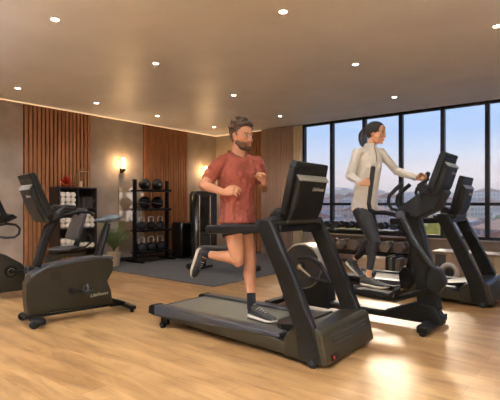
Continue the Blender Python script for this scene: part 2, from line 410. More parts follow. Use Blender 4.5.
# ------------------------------------------------------------ treadmill
def treadmill(loc,label,grp=None):
    t=thing('treadmill',label,'treadmill',loc,0,grp)
    for s in(-1,1):
        y0,y1=s*.30,s*.41
        MB().prism([(-.97,.12),(-.95,.195),(-.90,.205),(.62,.205),(.62,.17),(-.93,.105)],min(y0,y1),max(y0,y1)).build('side_rail','rail_grey',t,bevel=.008,smooth=False)
    MB().prism([(-.93,.10),(-.93,.165),(.5,.165),(.85,.12),(.85,.05),(.5,.05)],-.405,.405).build('deck_base','bronze',t,bevel=.01,smooth=False)
    MB().b2((-.9,-.3,.166),(.62,.3,.182)).build('belt','belt',t,smooth=False)
    MB().cyl((-.925,-.3,.145),(-.925,.3,.145),.036).build('rear_roller','rubber',t)
    for s in(-1,1): MB().prism([(-1.0,.115),(-.99,.19),(-.955,.205),(-.9,.207),(-.9,.10)],min(s*.29,s*.415),max(s*.29,s*.415)).build('end_cap','frame_dark',t,bevel=.01,smooth=False)
    # motor hood
    prof=[(.66,.185),(.72,.255),(.80,.285),(.97,.295),(1.0,.27),(1.05,.06),(1.03,.03),(.66,.03)]
    h=MB().prism(prof,-.415,.415).build('motor_hood','bronze',t,bevel=.018,smooth=False)
    # dark curved strip where the belt enters
    pts=[(.74,-.297)]+[(.70-.34*math.sqrt(max(0,1-(y/.297)**2)),y) for y in [-.297+.594*i/16 for i in range(17)]]+[(.74,.297)]
    m=MB(); n=len(pts)
    m.add([(x,y,.184) for x,y in pts]+[(.42+(x-.42)*.9,y*.97,.20+.055*max(0,(x-.36)/.34)) for x,y in pts],[tuple(range(n)),tuple(range(2*n-1,n-1,-1))]+[(i,(i+1)%n,(i+1)%n+n,i+n) for i in range(n)])
    m.build('belt_entry','black',h,smooth=False)
    m=MB()
    for k in range(3):
        z=.235-.032*k; x=1.006+(.27-z)*.238
        m.box((x,.0,z),(.008,.62-.03*k,.009),Mx.Rotation(math.radians(-13),3,'Y'))
    m.build('vent_louvre','rail_grey',h,bevel=.003)  # lighter grey than the hood paints the highlights along the ridges
    sw=MB().box((1.047,-.30,.085),(.012,.10,.045),Mx.Rotation(math.radians(-13),3,'Y')).build('power_socket','black',h,bevel=.003)
    MB().box((1.054,-.325,.087),(.008,.018,.024),Mx.Rotation(math.radians(-13),3,'Y')).build('switch','red_mark',sw,bevel=.002)
    for x,s in((.92,-1),(.92,1),(-.78,-1),(-.78,1)):
        r=.045 if x>0 else .03
        w=MB().cyl((x,s*.425,r),(x,s*.385,r),r).build('wheel','rubber',t,bevel=.005)
        MB().cyl((x,s*.43,r),(x,s*.425,r),r*.4).build('hub','rail_grey',w)
    for s in(-1,1): MB().b2((-.83,s*.37-.02,.03),(-.74,s*.37+.02,.12)).build('foot_bracket','black',t,bevel=.004)
    for s in(-1,1):
        y0,y1=s*.355,s*.425
        MB().prism([(.40,1.05),(.44,1.10),(.53,1.10),(.585,1.0),(.775,.63),(.94,.28),(1.0,.05),(.80,.05),(.77,.25),(.605,.63),(.44,.96)],min(y0,y1),max(y0,y1)).build('upright','frame_dark',t,bevel=.016,smooth=False)
        MB().prism([(-.20,.955),(-.205,1.005),(-.19,1.03),(.46,1.055),(.48,.985),(-.185,.95)],s*.375-.03,s*.375+.03).build('handrail','frame_dark',t,bevel=.018,smooth=False)
        MB().cap((.38,s*.375,1.06),(.47,s*.20,1.10),.028,.03).build('front_grip','black',t)
    MB().prism([(.40,.99),(.40,1.03),(.58,1.05),(.58,.99)],-.335,.335).build('cross_beam','black',t,bevel=.01,smooth=False)
    MB().prism([(.34,1.035),(.36,1.06),(.60,1.085),(.60,1.05)],-.27,.27).build('control_tray','bronze',t,bevel=.008,smooth=False)
    console(t,(.53,1.08),(.66,1.57),.54)
    return t
T1=treadmill((-2.6,3.25,0),'black treadmill in the foreground with the man running on it')
dup(T1,(-2.02,6.15,0),'empty black treadmill at the right beside the windows')

# ------------------------------------------------------------ upright bike (local +x faces forward, +y camera side)
BR=math.radians(-100.4)
t=thing('exercise_bike','brown-black upright exercise bike with grey saddle, nearest machine on the left','exercise bike',(-4.43,2.67,0),BR)
shell=[(.63,.10),(.645,.25),(.645,.42),(.60,.50),(.45,.575),(.325,.60),(.1,.62),(-.1,.635),(-.235,.625),(-.262,.56),(-.25,.455),(-.19,.36),(-.235,.25),(-.255,.10)]
s=MB().prism(shell,-.085,.085).build('body_shell','bike_shell',t,bevel=.02,smooth=False)
MB().prism([(.60,.51),(.45,.59),(.325,.61),(.1,.632),(-.1,.647),(-.25,.635),(-.262,.60),(-.1,.62),(.1,.60),(.325,.575),(.45,.555),(.60,.48)],-.093,.093).build('top_trim','rail_grey',s,bevel=.008,smooth=False)
MB().prism([(.66,.075),(.66,.105),(-.26,.105),(-.26,.075)],-.09,.09).build('lower_trim','black',s,bevel=.006,smooth=False)
MB().ring((.36,.087,.47),(0,1,.001),.045,.004,20,6).build('emblem','bronze',s)
text('LifeFitness',.047,'logo_dim',s,frame((-.09,.0865,.225),(-1,0,.06),(0,1,0)),label='white script logo')
text('LifeFitness',.047,'logo_dim',s,frame((-.06,-.0865,.215),(1,0,.06),(0,-1,0)),label='white script logo')
MB().b2((.50,-.25,.03),(.60,.25,.085)).build('front_foot','black',t,bevel=.015)
for k in(-1,1): MB().cyl((.61,k*.24,.04),(.61,k*.19,.04),.04).build('wheel','rubber',t,bevel=.005)
MB().prism([(-.24,.09),(-.24,.16),(-.42,.09),(-.44,.05),(-.24,.05)],-.04,.04).b2((-.46,-.24,.03),(-.39,.24,.075)).build('rear_foot','black',t,bevel=.012)
for k in(-1,1): MB().cyl((-.425,k*.2,0),(-.425,k*.2,.03),.02).build('foot_pad','rubber',t)
def crank(par,x,z,y,ang,L=.15,name='crank'):
    for k in(-1,1):
        a=ang+(0 if k>0 else PI); dx,dz=math.cos(a)*L,math.sin(a)*L
        c=MB().cyl((x,k*y,z),(x,k*(y+.025),z),.035).prism([(x-.012*math.sin(a)*1.5,z+.018*math.cos(a)),(x+dx-.012*math.sin(a),z+dz+.012*math.cos(a)),(x+dx+.012*math.sin(a),z+dz-.012*math.cos(a)),(x+.018*math.sin(a),z-.018*math.cos(a))],min(k*(y+.02),k*(y+.04)),max(k*(y+.02),k*(y+.04))).build(name,'black',par,bevel=.004)
        p=MB().box((x+dx,k*(y+.10),z+dz),(.10,.09,.028)).cyl((x+dx,k*(y+.03),z+dz),(x+dx,k*(y+.06),z+dz),.01).build('pedal','black_matte',c,bevel=.006)
        MB().tube([(x+dx+.045,k*(y+.06),z+dz+.01),(x+dx+.04,k*(y+.07),z+dz+.055),(x+dx+.02,k*(y+.10),z+dz+.075),(x+dx+.02,k*(y+.13),z+dz+.055),(x+dx+.03,k*(y+.145),z+dz+.01)],.008,8,2.0).build('strap','pad',p)
crank(t,.21,.30,.085,math.radians(185))
MB().prism([(.50,.56),(.56,.60),(.45,1.0),(.37,1.04),(.33,1.02),(.40,.90)],-.045,.045).build('front_mast','frame_dark',t,bevel=.014,smooth=False)
console(t,(.44,1.06),(.63,1.52),.46)
for k in(-1,1):
    MB().tube([(.40,k*.05,1.05),(.30,k*.14,1.10),(.18,k*.21,1.14),(.06,k*.22,1.13),(.02,k*.20,1.10)],[.02,.018,.018,.018,.018]).build('handlebar','black',t)
    MB().tube([(.42,k*.16,1.05),(.38,k*.20,1.14),(.30,k*.19,1.20),(.19,k*.13,1.19)],.017).build('upper_grip','rail_grey',t)
MB().tube([(-.10,0,.60),(-.15,0,.76),(-.21,0,.95),(-.225,0,1.0)],[.045,.038,.034,.03],12,1.5).build('seat_post','frame_dark',t)
MB().ell((-.19,0,1.035),(.12,.045,.03)).ell((-.27,0,1.055),(.10,.10,.042)).ell((-.325,0,1.07),(.05,.095,.03)).build('saddle','seat_blue',t,remesh=.008,sm=5)
o=t
# ------------------------------------------------------------ recumbent bike behind
t=thing('recumbent_bike','brown-black recumbent exercise bike with padded backrest, at the left edge','exercise bike',(-6.0,2.92,0),BR)
s=MB().prism([(.85,.08),(.95,.30),(.88,.60),(.66,.64),(.45,.56),(.27,.44),(.21,.36),(.25,.08)],-.10,.10).build('body_shell','bike_shell',t,bevel=.025,smooth=False)
MB().cyl((.40,.095,.345),(.40,.108,.345),.085).build('crank_cover','black',s,bevel=.004)
MB().cyl((.40,.105,.345),(.40,.125,.345),.045).build('crank_hub','chrome',s,bevel=.004)
crank(t,.40,.345,.10,math.radians(184),.19)
MB().prism([(.28,.30),(.28,.38),(-.60,.40),(-.62,.32)],-.06,.06).build('seat_rail','bike_shell',t,bevel=.012,smooth=False)
MB().b2((.80,-.27,.02),(.90,.27,.08)).b2((-.66,-.27,.02),(-.56,.27,.08)).build('floor_foot','black',t,bevel=.015)
MB().b2((-.63,-.04,.07),(-.57,.04,.34)).build('rear_column','frame_dark',t,bevel=.01)
b=MB().prism([(-.06,.36),(-.06,.47),(-.10,.53),(-.55,.55),(-.57,.38)],-.10,.10).build('seat_carriage','bike_shell',t,bevel=.02,smooth=False)
text('LifeFitness',.05,'orange_mark',b,frame((-.31,.1015,.455),(-1,0,.1),(0,1,0)),label='orange script logo')
MB().ell((-.33,0,.585),(.25,.22,.04)).build('seat','pad',t)
R=Mx.Rotation(math.radians(-20),3,'Y')
m=MB(); c=V((-.47,0,.91)); u=R@V((0,0,1)); n=R@V((1,0,0))
m.loft([(c-u*.21,n*.03,V((0,.19,0))),(c-u*.18,n*.045,V((0,.225,0))),(c,n*.045,V((0,.225,0))),(c+u*.22,n*.04,V((0,.19,0))),(c+u*.26,n*.025,V((0,.15,0)))],24,p=4)
m.build('backrest','pad',t)
MB().tube([(-.44,-.05,.56),(-.50,-.05,.72),(-.54,-.05,.90)],.022).build('backrest_post','frame_dark',t)
MB().tube([(-.44,.07,.56),(-.49,.07,.72),(-.53,.07,.90)],.022).build('backrest_post','frame_dark',t)
for k in(-1,1): MB().tube([(-.28,k*.15,.575),(-.36,k*.24,.60),(-.50,k*.26,.62),(-.585,k*.26,.68),(-.58,k*.26,.76),(-.54,k*.24,.80)],.014).build('side_grip','ring_white' if k<0 else 'black',t)
MB().tube([(.68,0,.60),(.60,0,.80),(.52,0,1.0)],[.05,.045,.04],12,1.4).build('front_mast','frame_dark',t)
console(t,(.47,1.00),(.60,1.32),.42,logo=True)
MB().tube([(.55,.02,.94),(.45,.10,.965),(.35,.12,.95),(.30,.12,.90),(.31,.12,.83),(.36,.12,.79),(.45,.09,.785),(.55,.04,.80)],.016).build('loop_handle','black',t)

# ------------------------------------------------------------ elliptical (world coords minus origin)
EO=(-2.1,4.45,0)
t=thing('elliptical_trainer','black elliptical trainer the woman is using, by the windows','elliptical trainer',EO)
kw=dict(off=EO)
B=lambda m,n,mat,par=t,**k: m.build(n,mat,par,off=EO,**k)
y0=4.45
d=B(MB().cyl((-2.72,y0-.10,.50),(-2.72,y0+.12,.50),.265,n=48),'flywheel_rim','disc_cream',bevel=.015,angle=60)
B(MB().cyl((-2.72,y0-.112,.50),(-2.72,y0-.10,.50),.245,n=48),'flywheel_face','disc_face',d,bevel=.004)
B(MB().cyl((-2.72,y0-.125,.50),(-2.72,y0-.11,.50),.06,n=24),'hub_cap','black',d,bevel=.004)
B(MB().prism([(-3.0,.05),(-2.99,.40),(-2.9,.52),(-2.5,.50),(-2.42,.40),(-2.36,.05)],y0-.095,y0+.10),'drive_housing','black',smooth=False,bevel=.02)
B(MB().prism([(-3.02,.06),(-3.02,.13),(-1.75,.13),(-1.42,.26),(-1.25,.24),(-1.18,.12),(-1.18,.06)],y0-.07,y0+.07),'base_beam','frame_dark',smooth=False,bevel=.02)
B(MB().b2((-3.10,y0-.32,.03),(-3.0,y0+.32,.09)),'rear_foot','black',bevel=.015)
B(MB().b2((-1.34,y0-.34,.03),(-1.24,y0+.34,.10)),'front_foot','black',bevel=.015)
for x,yy in((-1.29,-.3),(-1.29,.3),(-3.05,-.29),(-3.05,.29)): B(MB().cyl((x-.0,y0+yy-.02,.035),(x,y0+yy+.02,.035),.035),'wheel','rubber',bevel=.004)
# mast
B(MB().prism([(-1.56,1.10),(-1.40,1.10),(-1.30,.70),(-1.20,.20),(-1.42,.20),(-1.48,.70)],y0-.05,y0+.05),'mast','black',smooth=False,bevel=.02)
h=B(MB().cyl((-1.50,y0-.29,1.115),(-1.50,y0+.29,1.115),.032),'pivot_axle','frame_dark')
for k in(-1,1): B(MB().cyl((-1.50,y0+k*.27,1.115),(-1.50,y0+k*.31,1.115),.042),'pivot_cap','rail_grey',h,bevel=.006)
# pedals and arms: near (k=-1) and far
for k,fx,fz,cr in((-1,-1.80,.365,(-.16,.10)),(1,-2.19,.44,(.16,-.10))):
    yy=y0+k*.17; yo=y0+k*.28
    cx,cz=-2.72-cr[0],.50-cr[1]*0.9-.02
    jx,jz=(-1.15,.52) if k<0 else (-1.60,.42)
    c=B(MB().cyl((-2.72,y0+k*.11,.50),(-2.72,y0+k*.15,.50),.035).cap((-2.72,y0+k*.145,.50),(cx,y0+k*.145,cz),.022,.018),'crank_arm','chrome')
    B(MB().tube([(cx,yy,cz),(cx+.25,yy,cz-.03),(fx-.15,yy,fz-.075),(fx+(.2 if k<0 else .1),yy,fz-.085),(jx-.17,yo,jz-.12),(jx,yo,jz-.06)],[.024,.024,.028,.03,.028,.026],12),'pedal_arm','frame_dark')
    p=B(MB().prism([(fx-.20,fz-.045),(fx-.21,fz+.01),(fx-.18,fz-.015),(fx+.17,fz-.025),(fx+.22,fz+.035),(fx+.235,fz+.02),(fx+.2,fz-.065)],yy-.075,yy+.075),'pedal','black_matte',smooth=False,bevel=.008)
    B(MB().prism([(jx-.10,jz-.08),(jx-.12,jz+.06),(jx-.06,jz+.14),(jx+.02,jz+.12),(jx+.07,jz-.0),(jx+.0,jz-.12)],yo-.045,yo+.045),'joint_cover','black',smooth=False,bevel=.02)
    B(MB().tube([(-1.50,yo,1.09),(-1.36 if k<0 else -1.56,yo,.83),(jx-.02,yo,jz+.06)],[.036,.034,.032],12,1.3),'lower_link','frame_dark')
    if k<0:
        hp=[(-1.50,yo,1.09),(-1.57,yo,1.12),(-1.66,yo,1.135),(-1.757,yo,1.135),(-1.81,yo,1.165),(-1.822,yo,1.23)]; g0,g1=(-1.822,yo,1.22),(-1.777,yo,1.575)
    else:
        hp=[(-1.50,yo-.02,1.09),(-1.47,yo-.02,1.18),(-1.475,yo-.04,1.26),(-1.475,yo-.05,1.33)]; g0,g1=(-1.475,yo-.05,1.33),(-1.40,yo-.06,1.53)
    hd=B(MB().tube(hp,.022,12),'moving_handle','frame_dark')
    B(MB().cap(g0,g1,.02,.024),'grip','black_matte',hd)
B(MB().tube([(-2.71,4.27,.60),(-2.55,4.25,.62),(-2.42,4.25,.56),(-2.30,4.26,.38)],[.022,.026,.026,.02],12),'linkage_bar','frame_dark')
# console neck, console, fixed grips
B(MB().prism([(-1.62,1.10),(-1.60,1.17),(-1.42,1.30),(-1.22,1.38),(-1.14,1.34),(-1.24,1.16),(-1.40,1.08)],y0-.13,y0+.13),'console_neck','black',smooth=False,bevel=.02)
c=console(t,(-1.27-EO[0],1.32),(-1.13-EO[0],1.70),.42)
for yy in(4.33,4.56):
    B(MB().tube([(-1.50,yy,1.14),(-1.65,yy,1.17),(-1.685,yy,1.23),(-1.675,yy,1.30),(-1.60,yy,1.375),(-1.545,yy,1.42)],[.018,.018,.018,.019,.021,.021]),'fixed_grip','black_matte')
B(MB().tube([(-1.36,4.30,1.25),(-1.40,4.29,1.33),(-1.37,4.29,1.40),(-1.28,4.30,1.46)],.016),'side_loop','black_matte')

# ------------------------------------------------------------ ball & kettlebell rack by left wall
RX=-7.55
t=thing('storage_rack','tall black four-shelf rack holding balls and kettlebells by the left wall','rack',(RX,6.04,.012))
for k in(-1,1):
    MB().b2((-.03,k*.43-.035,.04),(.03,k*.43+.035,1.72)).build('post','black',t,bevel=.006)
    MB().b2((-.26,k*.43-.035,0),(.28,k*.43+.035,.045)).build('foot','black',t,bevel=.01)
SZ=[1.50,1.10,.66,.20]
for i,z in enumerate(SZ):
    MB().b2((-.19,-.395,z-.03),(.19,.395,z)).b2((.18,-.395,z-.03),(.20,.395,z+.018)).build('shelf','black',t,bevel=.004)
def ball(loc,lab,r,stripe,grp):
    t=thing('medicine_ball',lab,'ball',loc,random.uniform(-.3,.3),grp)
    MB().ell((0,0,r),(r,r,r),n=28,m=18).build('ball_shell','ball_black',t)
    if stripe: MB().ring((0,0,r),(0.15,0.1,1),r+.001,.007,32,6).build('stripe','ball_grey',t)
    else: MB().cyl((r-.004,0,r),(r+.002,0,r),.03).build('badge','ball_grey',t)
zt=.012
ball((RX,5.86,SZ[0]+zt),'black medicine ball on the rack top shelf, left one',.125,False,'plain medicine balls')
ball((RX,6.20,SZ[0]+zt),'black medicine ball on the rack top shelf, right one',.125,False,'plain medicine balls')
ball((RX,5.86,SZ[1]+zt),'striped black medicine ball on the rack second shelf, left one',.135,True,'striped medicine balls')
ball((RX,6.20,SZ[1]+zt),'striped black medicine ball on the rack second shelf, right one',.135,True,'striped medicine balls')
def kettlebell(loc,lab,s,grp):
    t=thing('kettlebell',lab,'kettlebell',loc,PI/2,grp)
    MB().lathe([(.05*s,0),(.08*s,.012*s),(.10*s,.06*s),(.102*s,.10*s),(.085*s,.15*s),(.05*s,.178*s),(.01,.185*s)]).build('bell','kb_iron',t)
    MB().tube([(-.05*s,0,.16*s),(-.068*s,0,.22*s),(-.055*s,0,.275*s),(0,0,.288*s),(.055*s,0,.275*s),(.068*s,0,.22*s),(.05*s,0,.16*s)],[.018*s,.015*s,.014*s,.014*s,.014*s,.015*s,.018*s]).build('handle','kb_handle',t)
for j,z,nm,s in((2,SZ[2],'third',.98),(3,SZ[3],'bottom',1.1)):
    for y,w in((5.78,'left'),(6.03,'middle'),(6.28,'right')):
        kettlebell((RX,y,z+zt),'black kettlebell with steel handle on the rack %s shelf, %s one'%(nm,w),s,'kettlebells on the %s shelf'%nm)

# ------------------------------------------------------------ towel shelf
SX,SY=-7.68,4.34
t=thing('cube_shelf','dark wooden cube shelf of towels against the slatted wall','shelf',(SX,SY,0))
W=.365; D=.17; HH=1.53
for k in(-1,1): MB().b2((-D,k*W-.0125,0),(D,k*W+.0125,HH)).build('side_panel','wood_shelf',t,bevel=.003)
MB().b2((-D,-W+.013,HH-.025),(D,W-.013,HH)).build('top_panel','wood_shelf',t,bevel=.003)
MB().b2((-D,-.011,.0),(D,.011,HH-.025)).build('divider','wood_shelf',t,bevel=.003)
MB().b2((-D,-W+.013,.02),(-D+.01,W-.013,HH-.025)).build('back_panel','black_matte',t)
rz=[.02,.40,.775,1.15]
for z in rz: MB().b2((-D+.011,-W+.013,z-.02),(D-.001,-.012,z)).b2((-D+.011,.012,z-.02),(D-.001,W-.013,z)).build('shelf_board','wood_shelf',t,bevel=.003)
cell=['bottom','third','second','top']
def towel(y,z,r,row,side,word):
    o=MB()
    vs=[]; pts=[]
    for i in range(15):
        a=2*PI*i/14*1.9; rr=r*(.35+.65*i/14); pts.append((math.cos(a)*rr,math.sin(a)*rr))
    o.cyl((-.13,0,0),(.155,0,0),r,n=18)
    ob=o.build('rolled_towel','towel',bevel=r*.25); ob.location=(SX,SY+y,z)
    tag(ob,'white rolled towel %s, %s %s cell of cube shelf'%(word,row,side),'towel','rolled towels in the cube shelf')
r=.049
words=[['low left','low middle','low right'],['second row left','second row centre','second row right'],['topmost left','topmost centre','topmost right']]
def pile(cy,row,side,n):
    for a in range(n):
        for b in range(3): towel(cy+(b-1)*.1+.0,rz[3-row]+r+.001+a*.094,r,cell[3-row],side,words[a][b])
pile(-.19,0,'left',3); pile(.19,1,'right',3); pile(-.19,1,'left',2); pile(-.19,2,'left',2); pile(.19,2,'right',1)
for i in range(6):
    y=.06+i*.05
    o=MB().b2((-.05,-.02,0),(.09,.02,.20+.012*(i%2))).build('book',['cabinet_dark','pad','hex_head'][i%3],bevel=.004); o.location=(SX,SY+y,rz[3]+.0005)
    tag(o,'%s dim upright book in the top right cell of the cube shelf'%['first','second','third','fourth','fifth','last'][i],'book','books in the cube shelf')
# red plant
t=thing('potted_plant','small bright red leafed plant in an orange bowl on the cube shelf','plant',(SX,SY-.16,HH))
MB().lathe([(.03,0),(.055,.01),(.07,.05),(.066,.055),(.05,.02)]).build('pot','terracotta',t)
m=MB()
for i in range(100):
    a=random.uniform(0,2*PI); e=random.uniform(-.05,1.4); L=random.uniform(.09,.19)
    d=V((math.cos(a)*math.cos(e),math.sin(a)*math.cos(e),math.sin(e))); p=V((0,0,.045)); q=p+d*L; sd=d.cross(V((0,0,1))).normalized()*.02; up=sd.cross(d).normalized()*.004
    m.add([p,p+d*L*.6+sd,q,p+d*L*.6-sd,p+d*L*.6+up],[(0,1,4),(1,2,4),(2,3,4),(3,0,4)])
m.build('foliage','red_leaf',t,smooth=False)
t=thing('candle_lantern','brass framed glass lantern with a candle on the cube shelf','lantern',(SX,SY+.17,HH))
m=MB()
for i in(-1,1):
    for j in(-1,1): m.b2((i*.06-.007,j*.095-.007,0),(i*.06+.007,j*.095+.007,.30))
m.b2((-.07,-.105,0),(.07,.105,.012)).b2((-.07,-.105,.295),(.07,.105,.307)); m.build('frame','brass',t)
MB().ring((0,0,.34),(1,0,0.001),.035,.005,20,6).build('handle','brass',t)
MB().b2((-.052,-.087,.013),(.052,.087,.29)).build('glass','glass',t,smooth=False)
MB().cyl((0,-.03,.013),(0,-.03,.12),.03).build('candle','candle',t)
# palm
t=thing('potted_palm','leafy green potted palm on the floor right of the cube shelf','plant',(-7.42,5.02,.012))
MB().lathe([(.09,0),(.11,.02),(.13,.26),(.135,.28),(.12,.28),(.11,.24)]).build('pot','pot',t)
for i in range(16):
    a=i*2.4; el=random.uniform(.75,1.35); L=random.uniform(.6,.9)
    pts=[]; d=V((math.cos(a),math.sin(a),0))
    for k in range(9):
        s=k/8; pts.append(V((0,0,.28))+d*(L*(s**1.3)*math.cos(el)*.9)+V((0,0,1))*(L*(s*math.sin(el)-.32*s*s)))
    pts=[V((max(p.x,-.33),min(max(p.y,-.22),.20),p.z)) for p in pts]
    m=MB(); m.tube(pts,[.008-.0006*k for k in range(9)],6)
    sd=V((-d.y,d.x,0))
    for k in range(2,9):
        for q in(0,.45):
            p=pts[k-1].lerp(pts[k],q) 
            dr=(pts[k]-pts[k-1]).normalized() if (pts[k]-pts[k-1]).length>1e-5 else V((0,0,1))
            ll=.17*math.sin(PI*(k+q-1)/8.6)+.05
            for s_ in(-1,1):
                dd=(sd*s_*.8+dr*.7+V((0,0,-.15))).normalized(); tip=p+dd*ll; tip.x=max(tip.x,-.42); tip.y=max(tip.y,-.28)
                w=dr*.006; m.add([p-w,p+dd*ll*.5-w*.9+V((0,0,.01)),tip,p+dd*ll*.5+w*.9+V((0,0,.01)),p+w],[(0,1,3,4),(1,2,3)])
    m.build('frond','plant' if i%3 else 'plant_pale',t,angle=60)

# ------------------------------------------------------------ strength machine in corner
t=thing('cable_machine','tall glossy black weight stack machine on the mat behind the running man','gym machine',(-7.0,7.05,.012),math.radians(-35))
MB().b2((-.22,-.31,.0),(.22,.31,.06)).build('base','black',t,bevel=.01)
m=MB(); m.loft([((0,0,.06),(.20,0,0),(0,.30,0)),((0,0,1.42),(.20,0,0),(0,.30,0)),((0,0,1.49),(.16,0,0),(0,.26,0))],32,p=4); m.build('tower_shroud','locker_gloss',t,angle=50)
MB().b2((.20,-.16,.14),(.212,.16,1.36)).build('front_window','screen',t,bevel=.003)
for k in(-.12,.12): MB().cyl((.225,k,.12),(.225,k,1.40),.014).build('guide_rod','chrome',t)
for i in range(9): MB().b2((.213,-.10,.16+i*.05),(.235,.10,.2+i*.05)).build('weight_plate','kb_iron',t,bevel=.003)
MB().tube([(.22,-.26,.05),(.26,-.27,1.2),(.24,-.2,1.42)],.022).build('side_column','frame_dark',t)
t=thing('weight_bench','low black bench with chrome leg on the mat behind the running man','bench',(-5.35,6.0,.012),math.radians(12))
MB().b2((-.55,-.13,.36),(.45,.13,.43)).build('seat_pad','pad',t,bevel=.025)
MB().b2((-.5,-.03,.30),(.4,.03,.36)).build('spine','frame_dark',t,bevel=.008)
MB().b2((-.52,-.26,0),(-.45,.26,.05)).b2((-.51,-.03,.05),(-.46,.03,.31)).build('rear_leg','frame_dark',t,bevel=.01)
MB().tube([(.30,0,.33),(.52,0,.06)],.025).build('front_leg','chrome',t)
MB().tube([(-.46,0,.30),(-.66,0,.08)],.02).build('roller_arm','chrome',t)
MB().cyl((-.68,-.24,.056),(-.68,-.05,.056),.055).cyl((-.68,.05,.056),(-.68,.24,.056),.055).cyl((-.68,-.06,.056),(-.68,.06,.056),.02).build('foam_roller','black_matte',t,bevel=.01)
MB().cyl((.54,-.22,.05),(.54,.22,.05),.05).build('foam_roller','black_matte',t,bevel=.01)
t=thing('wall_cabinet','small low black cabinet beside the ball rack on the mat','cabinet',(-7.42,6.82,.012))
MB().b2((-.16,-.18,0),(.16,.18,.80)).build('body','locker_gloss',t,bevel=.015); MB().b2((.161,-.15,.06),(.172,.15,.76)).build('door','black',t,bevel=.004)

# ------------------------------------------------------------ dumbbell rack under the windows
t=thing('dumbbell_rack','long black two-tier dumbbell rack in front of the windows','rack',(-3.85,7.92,0))
x0,x1=-.55,1.3
for x in(x0+.05,.375,x1-.05): MB().prism([(-.22,0),(.22,0),(.20,.04),(.03,.72),(-.02,.72),(-.05,.04),(-.22,.04)],x-.03,x+.03,'x').build('side_post','black',t,bevel=.006,smooth=False)
for z,y in((.69,-.02),(.29,-.08)):
    MB().b2((x0,y-.16,z-.02),(x1,y-.12,z+.035)).b2((x0,y+.12,z-.02),(x1,y+.16,z+.035)).build('tier_rail','frame_dark',t,bevel=.006)
def dumbbell(loc,r,L,lab,grp,mat):
    t=thing('dumbbell',lab,'dumbbell',loc,0,grp)
    MB().cyl((0,-L/2,0),(0,L/2,0),.016,n=10).build('handle','kb_handle',t)
    for k in(-1,1):
        MB().cyl((0,k*(L/2-.0),0),(0,k*(L/2+.09),0),r,r*.93,n=6).build('head',mat,t,bevel=.012,smooth=False)
for i in range(8):
    dumbbell((-3.85-.42+i*.222,7.90,.82),.08-.001*i,.14,'small dark hex dumbbell on the upper rack tier, %s from the left'%['first','second','third','fourth','fifth','sixth','seventh','eighth','ninth','tenth','eleventh'][i],'dumbbells on the upper tier','kb_iron')
for i in range(6):
    dumbbell((-3.85-.34+i*.255+(.11 if i>2 else 0),7.84,.44),.115,.15,'large brown-grey hex dumbbell on the lower rack tier, %s from the left'%['first','second','third','fourth','fifth','sixth','seventh','eighth','ninth'][i],'dumbbells on the lower tier','hex_head')
# low cabinets and ring
t=thing('low_cabinet','low beige bench cabinet under the windows, beside the leaning ring','cabinet',(-1.77,7.55,0))
MB().b2((-.35,-.2,.03),(1.6,.2,.44)).build('body','cabinet',t,bevel=.004)
MB().b2((-.37,-.22,.44),(1.62,.22,.47)).build('top','sill_m',t,bevel=.004)
for i in range(3): 
    d=MB().b2((-.02+i*.53,-.212,.06),(.48+i*.53,-.201,.42)).build('door','cabinet',t,bevel=.003); MB().b2((.42+i*.53,-.222,.2),(.44+i*.53,-.213,.28)).build('handle','black',d)
MB().b2((-.32,-.207,.06),(-.16,-.201,.42)).build('dark_panel','cabinet_dark',t)
t=thing('weight_plate_disc','white ring-shaped weight plate leaning on the low beige cabinet','weight plate',(-1.86,7.28,.155),0)
MB().ring((0,0,0),(0,1,.0),.115,.04,36,12).build('rim','ring_white',t)
MB().ring((0,0,0),(0,1,.0),.045,.014,24,8).cyl((0,-.012,0),(0,.012,0),.04).build('hub','kb_iron',t)
t=thing('aerobic_step','beige box step with dark bands on the floor beneath the dumbbells','step',(-2.95,7.35,0))
MB().b2((-.42,-.16,.03),(.1,.16,.30)).build('body','cabinet',t,bevel=.015)
for x in(.13,.24): MB().b2((x-.025,-.17,.0),(x+.025,.17,.34)).build('band','black_matte',t,bevel=.01)
MB().b2((.10,-.15,.04),(.34,.15,.31)).build('end_block','hex_head',t,bevel=.01)
# ------------------------------------------------------------ people
def axes(yaw,pitch=0,roll=0):
    M=Mx.Rotation(math.radians(yaw),3,'Z')@Mx.Rotation(math.radians(pitch),3,'Y')@Mx.Rotation(math.radians(roll),3,'X')
    return M@V((1,0,0)),M@V((0,1,0)),M@V((0,0,1))
def head(m,c,A,s,fem=False):
    c=V(c); f,l,u=A; P=lambda a,b,h:c+(f*a+l*b+u*h)*s
    E=lambda p,r:m.ell(P(*p),[k*s for k in r],A)
    C=lambda p,q,r0,r1:m.cap(P(*p),P(*q),r0*s,r1*s)
    jw=.88 if fem else 1
    E((-.018,0,.038),(.098,.076,.084)); E((.022,0,-.012),(.064,.064,.088)); E((.028,0,-.066),(.054,.052*jw,.044)); E((-.0,0,-.045),(.06,.058*jw,.05))
    E((.066,0,-.094),(.024,.026*jw,.018)); E((.045,0,.05),(.046,.06,.045))
    C((.080,0,.012),(.104,0,-.030),.009,.012); 
    for k in(-1,1):
        E((.094,k*.011,-.034),(.011,.009,.008)); C((.080,k*.012,.024),(.066,k*.046,.022),.011,.010)
        E((.054,k*.040,-.022),(.026,.022,.024)); C((.0,k*.062,-.04),(.05,k*.03,-.088),.014,.018)
        E((-.008,k*.078,-.002),(.019,.008,.030)); E((-.004,k*.076,-.022),(.012,.008,.014))
        E((.078,k*.031,-.001),(.012,.016,.010))
    E((.082,0,-.058),(.014,.024,.006)); E((.079,0,-.069),(.014,.022,.007)); E((.078,0,-.05),(.014,.02,.012))
    return P
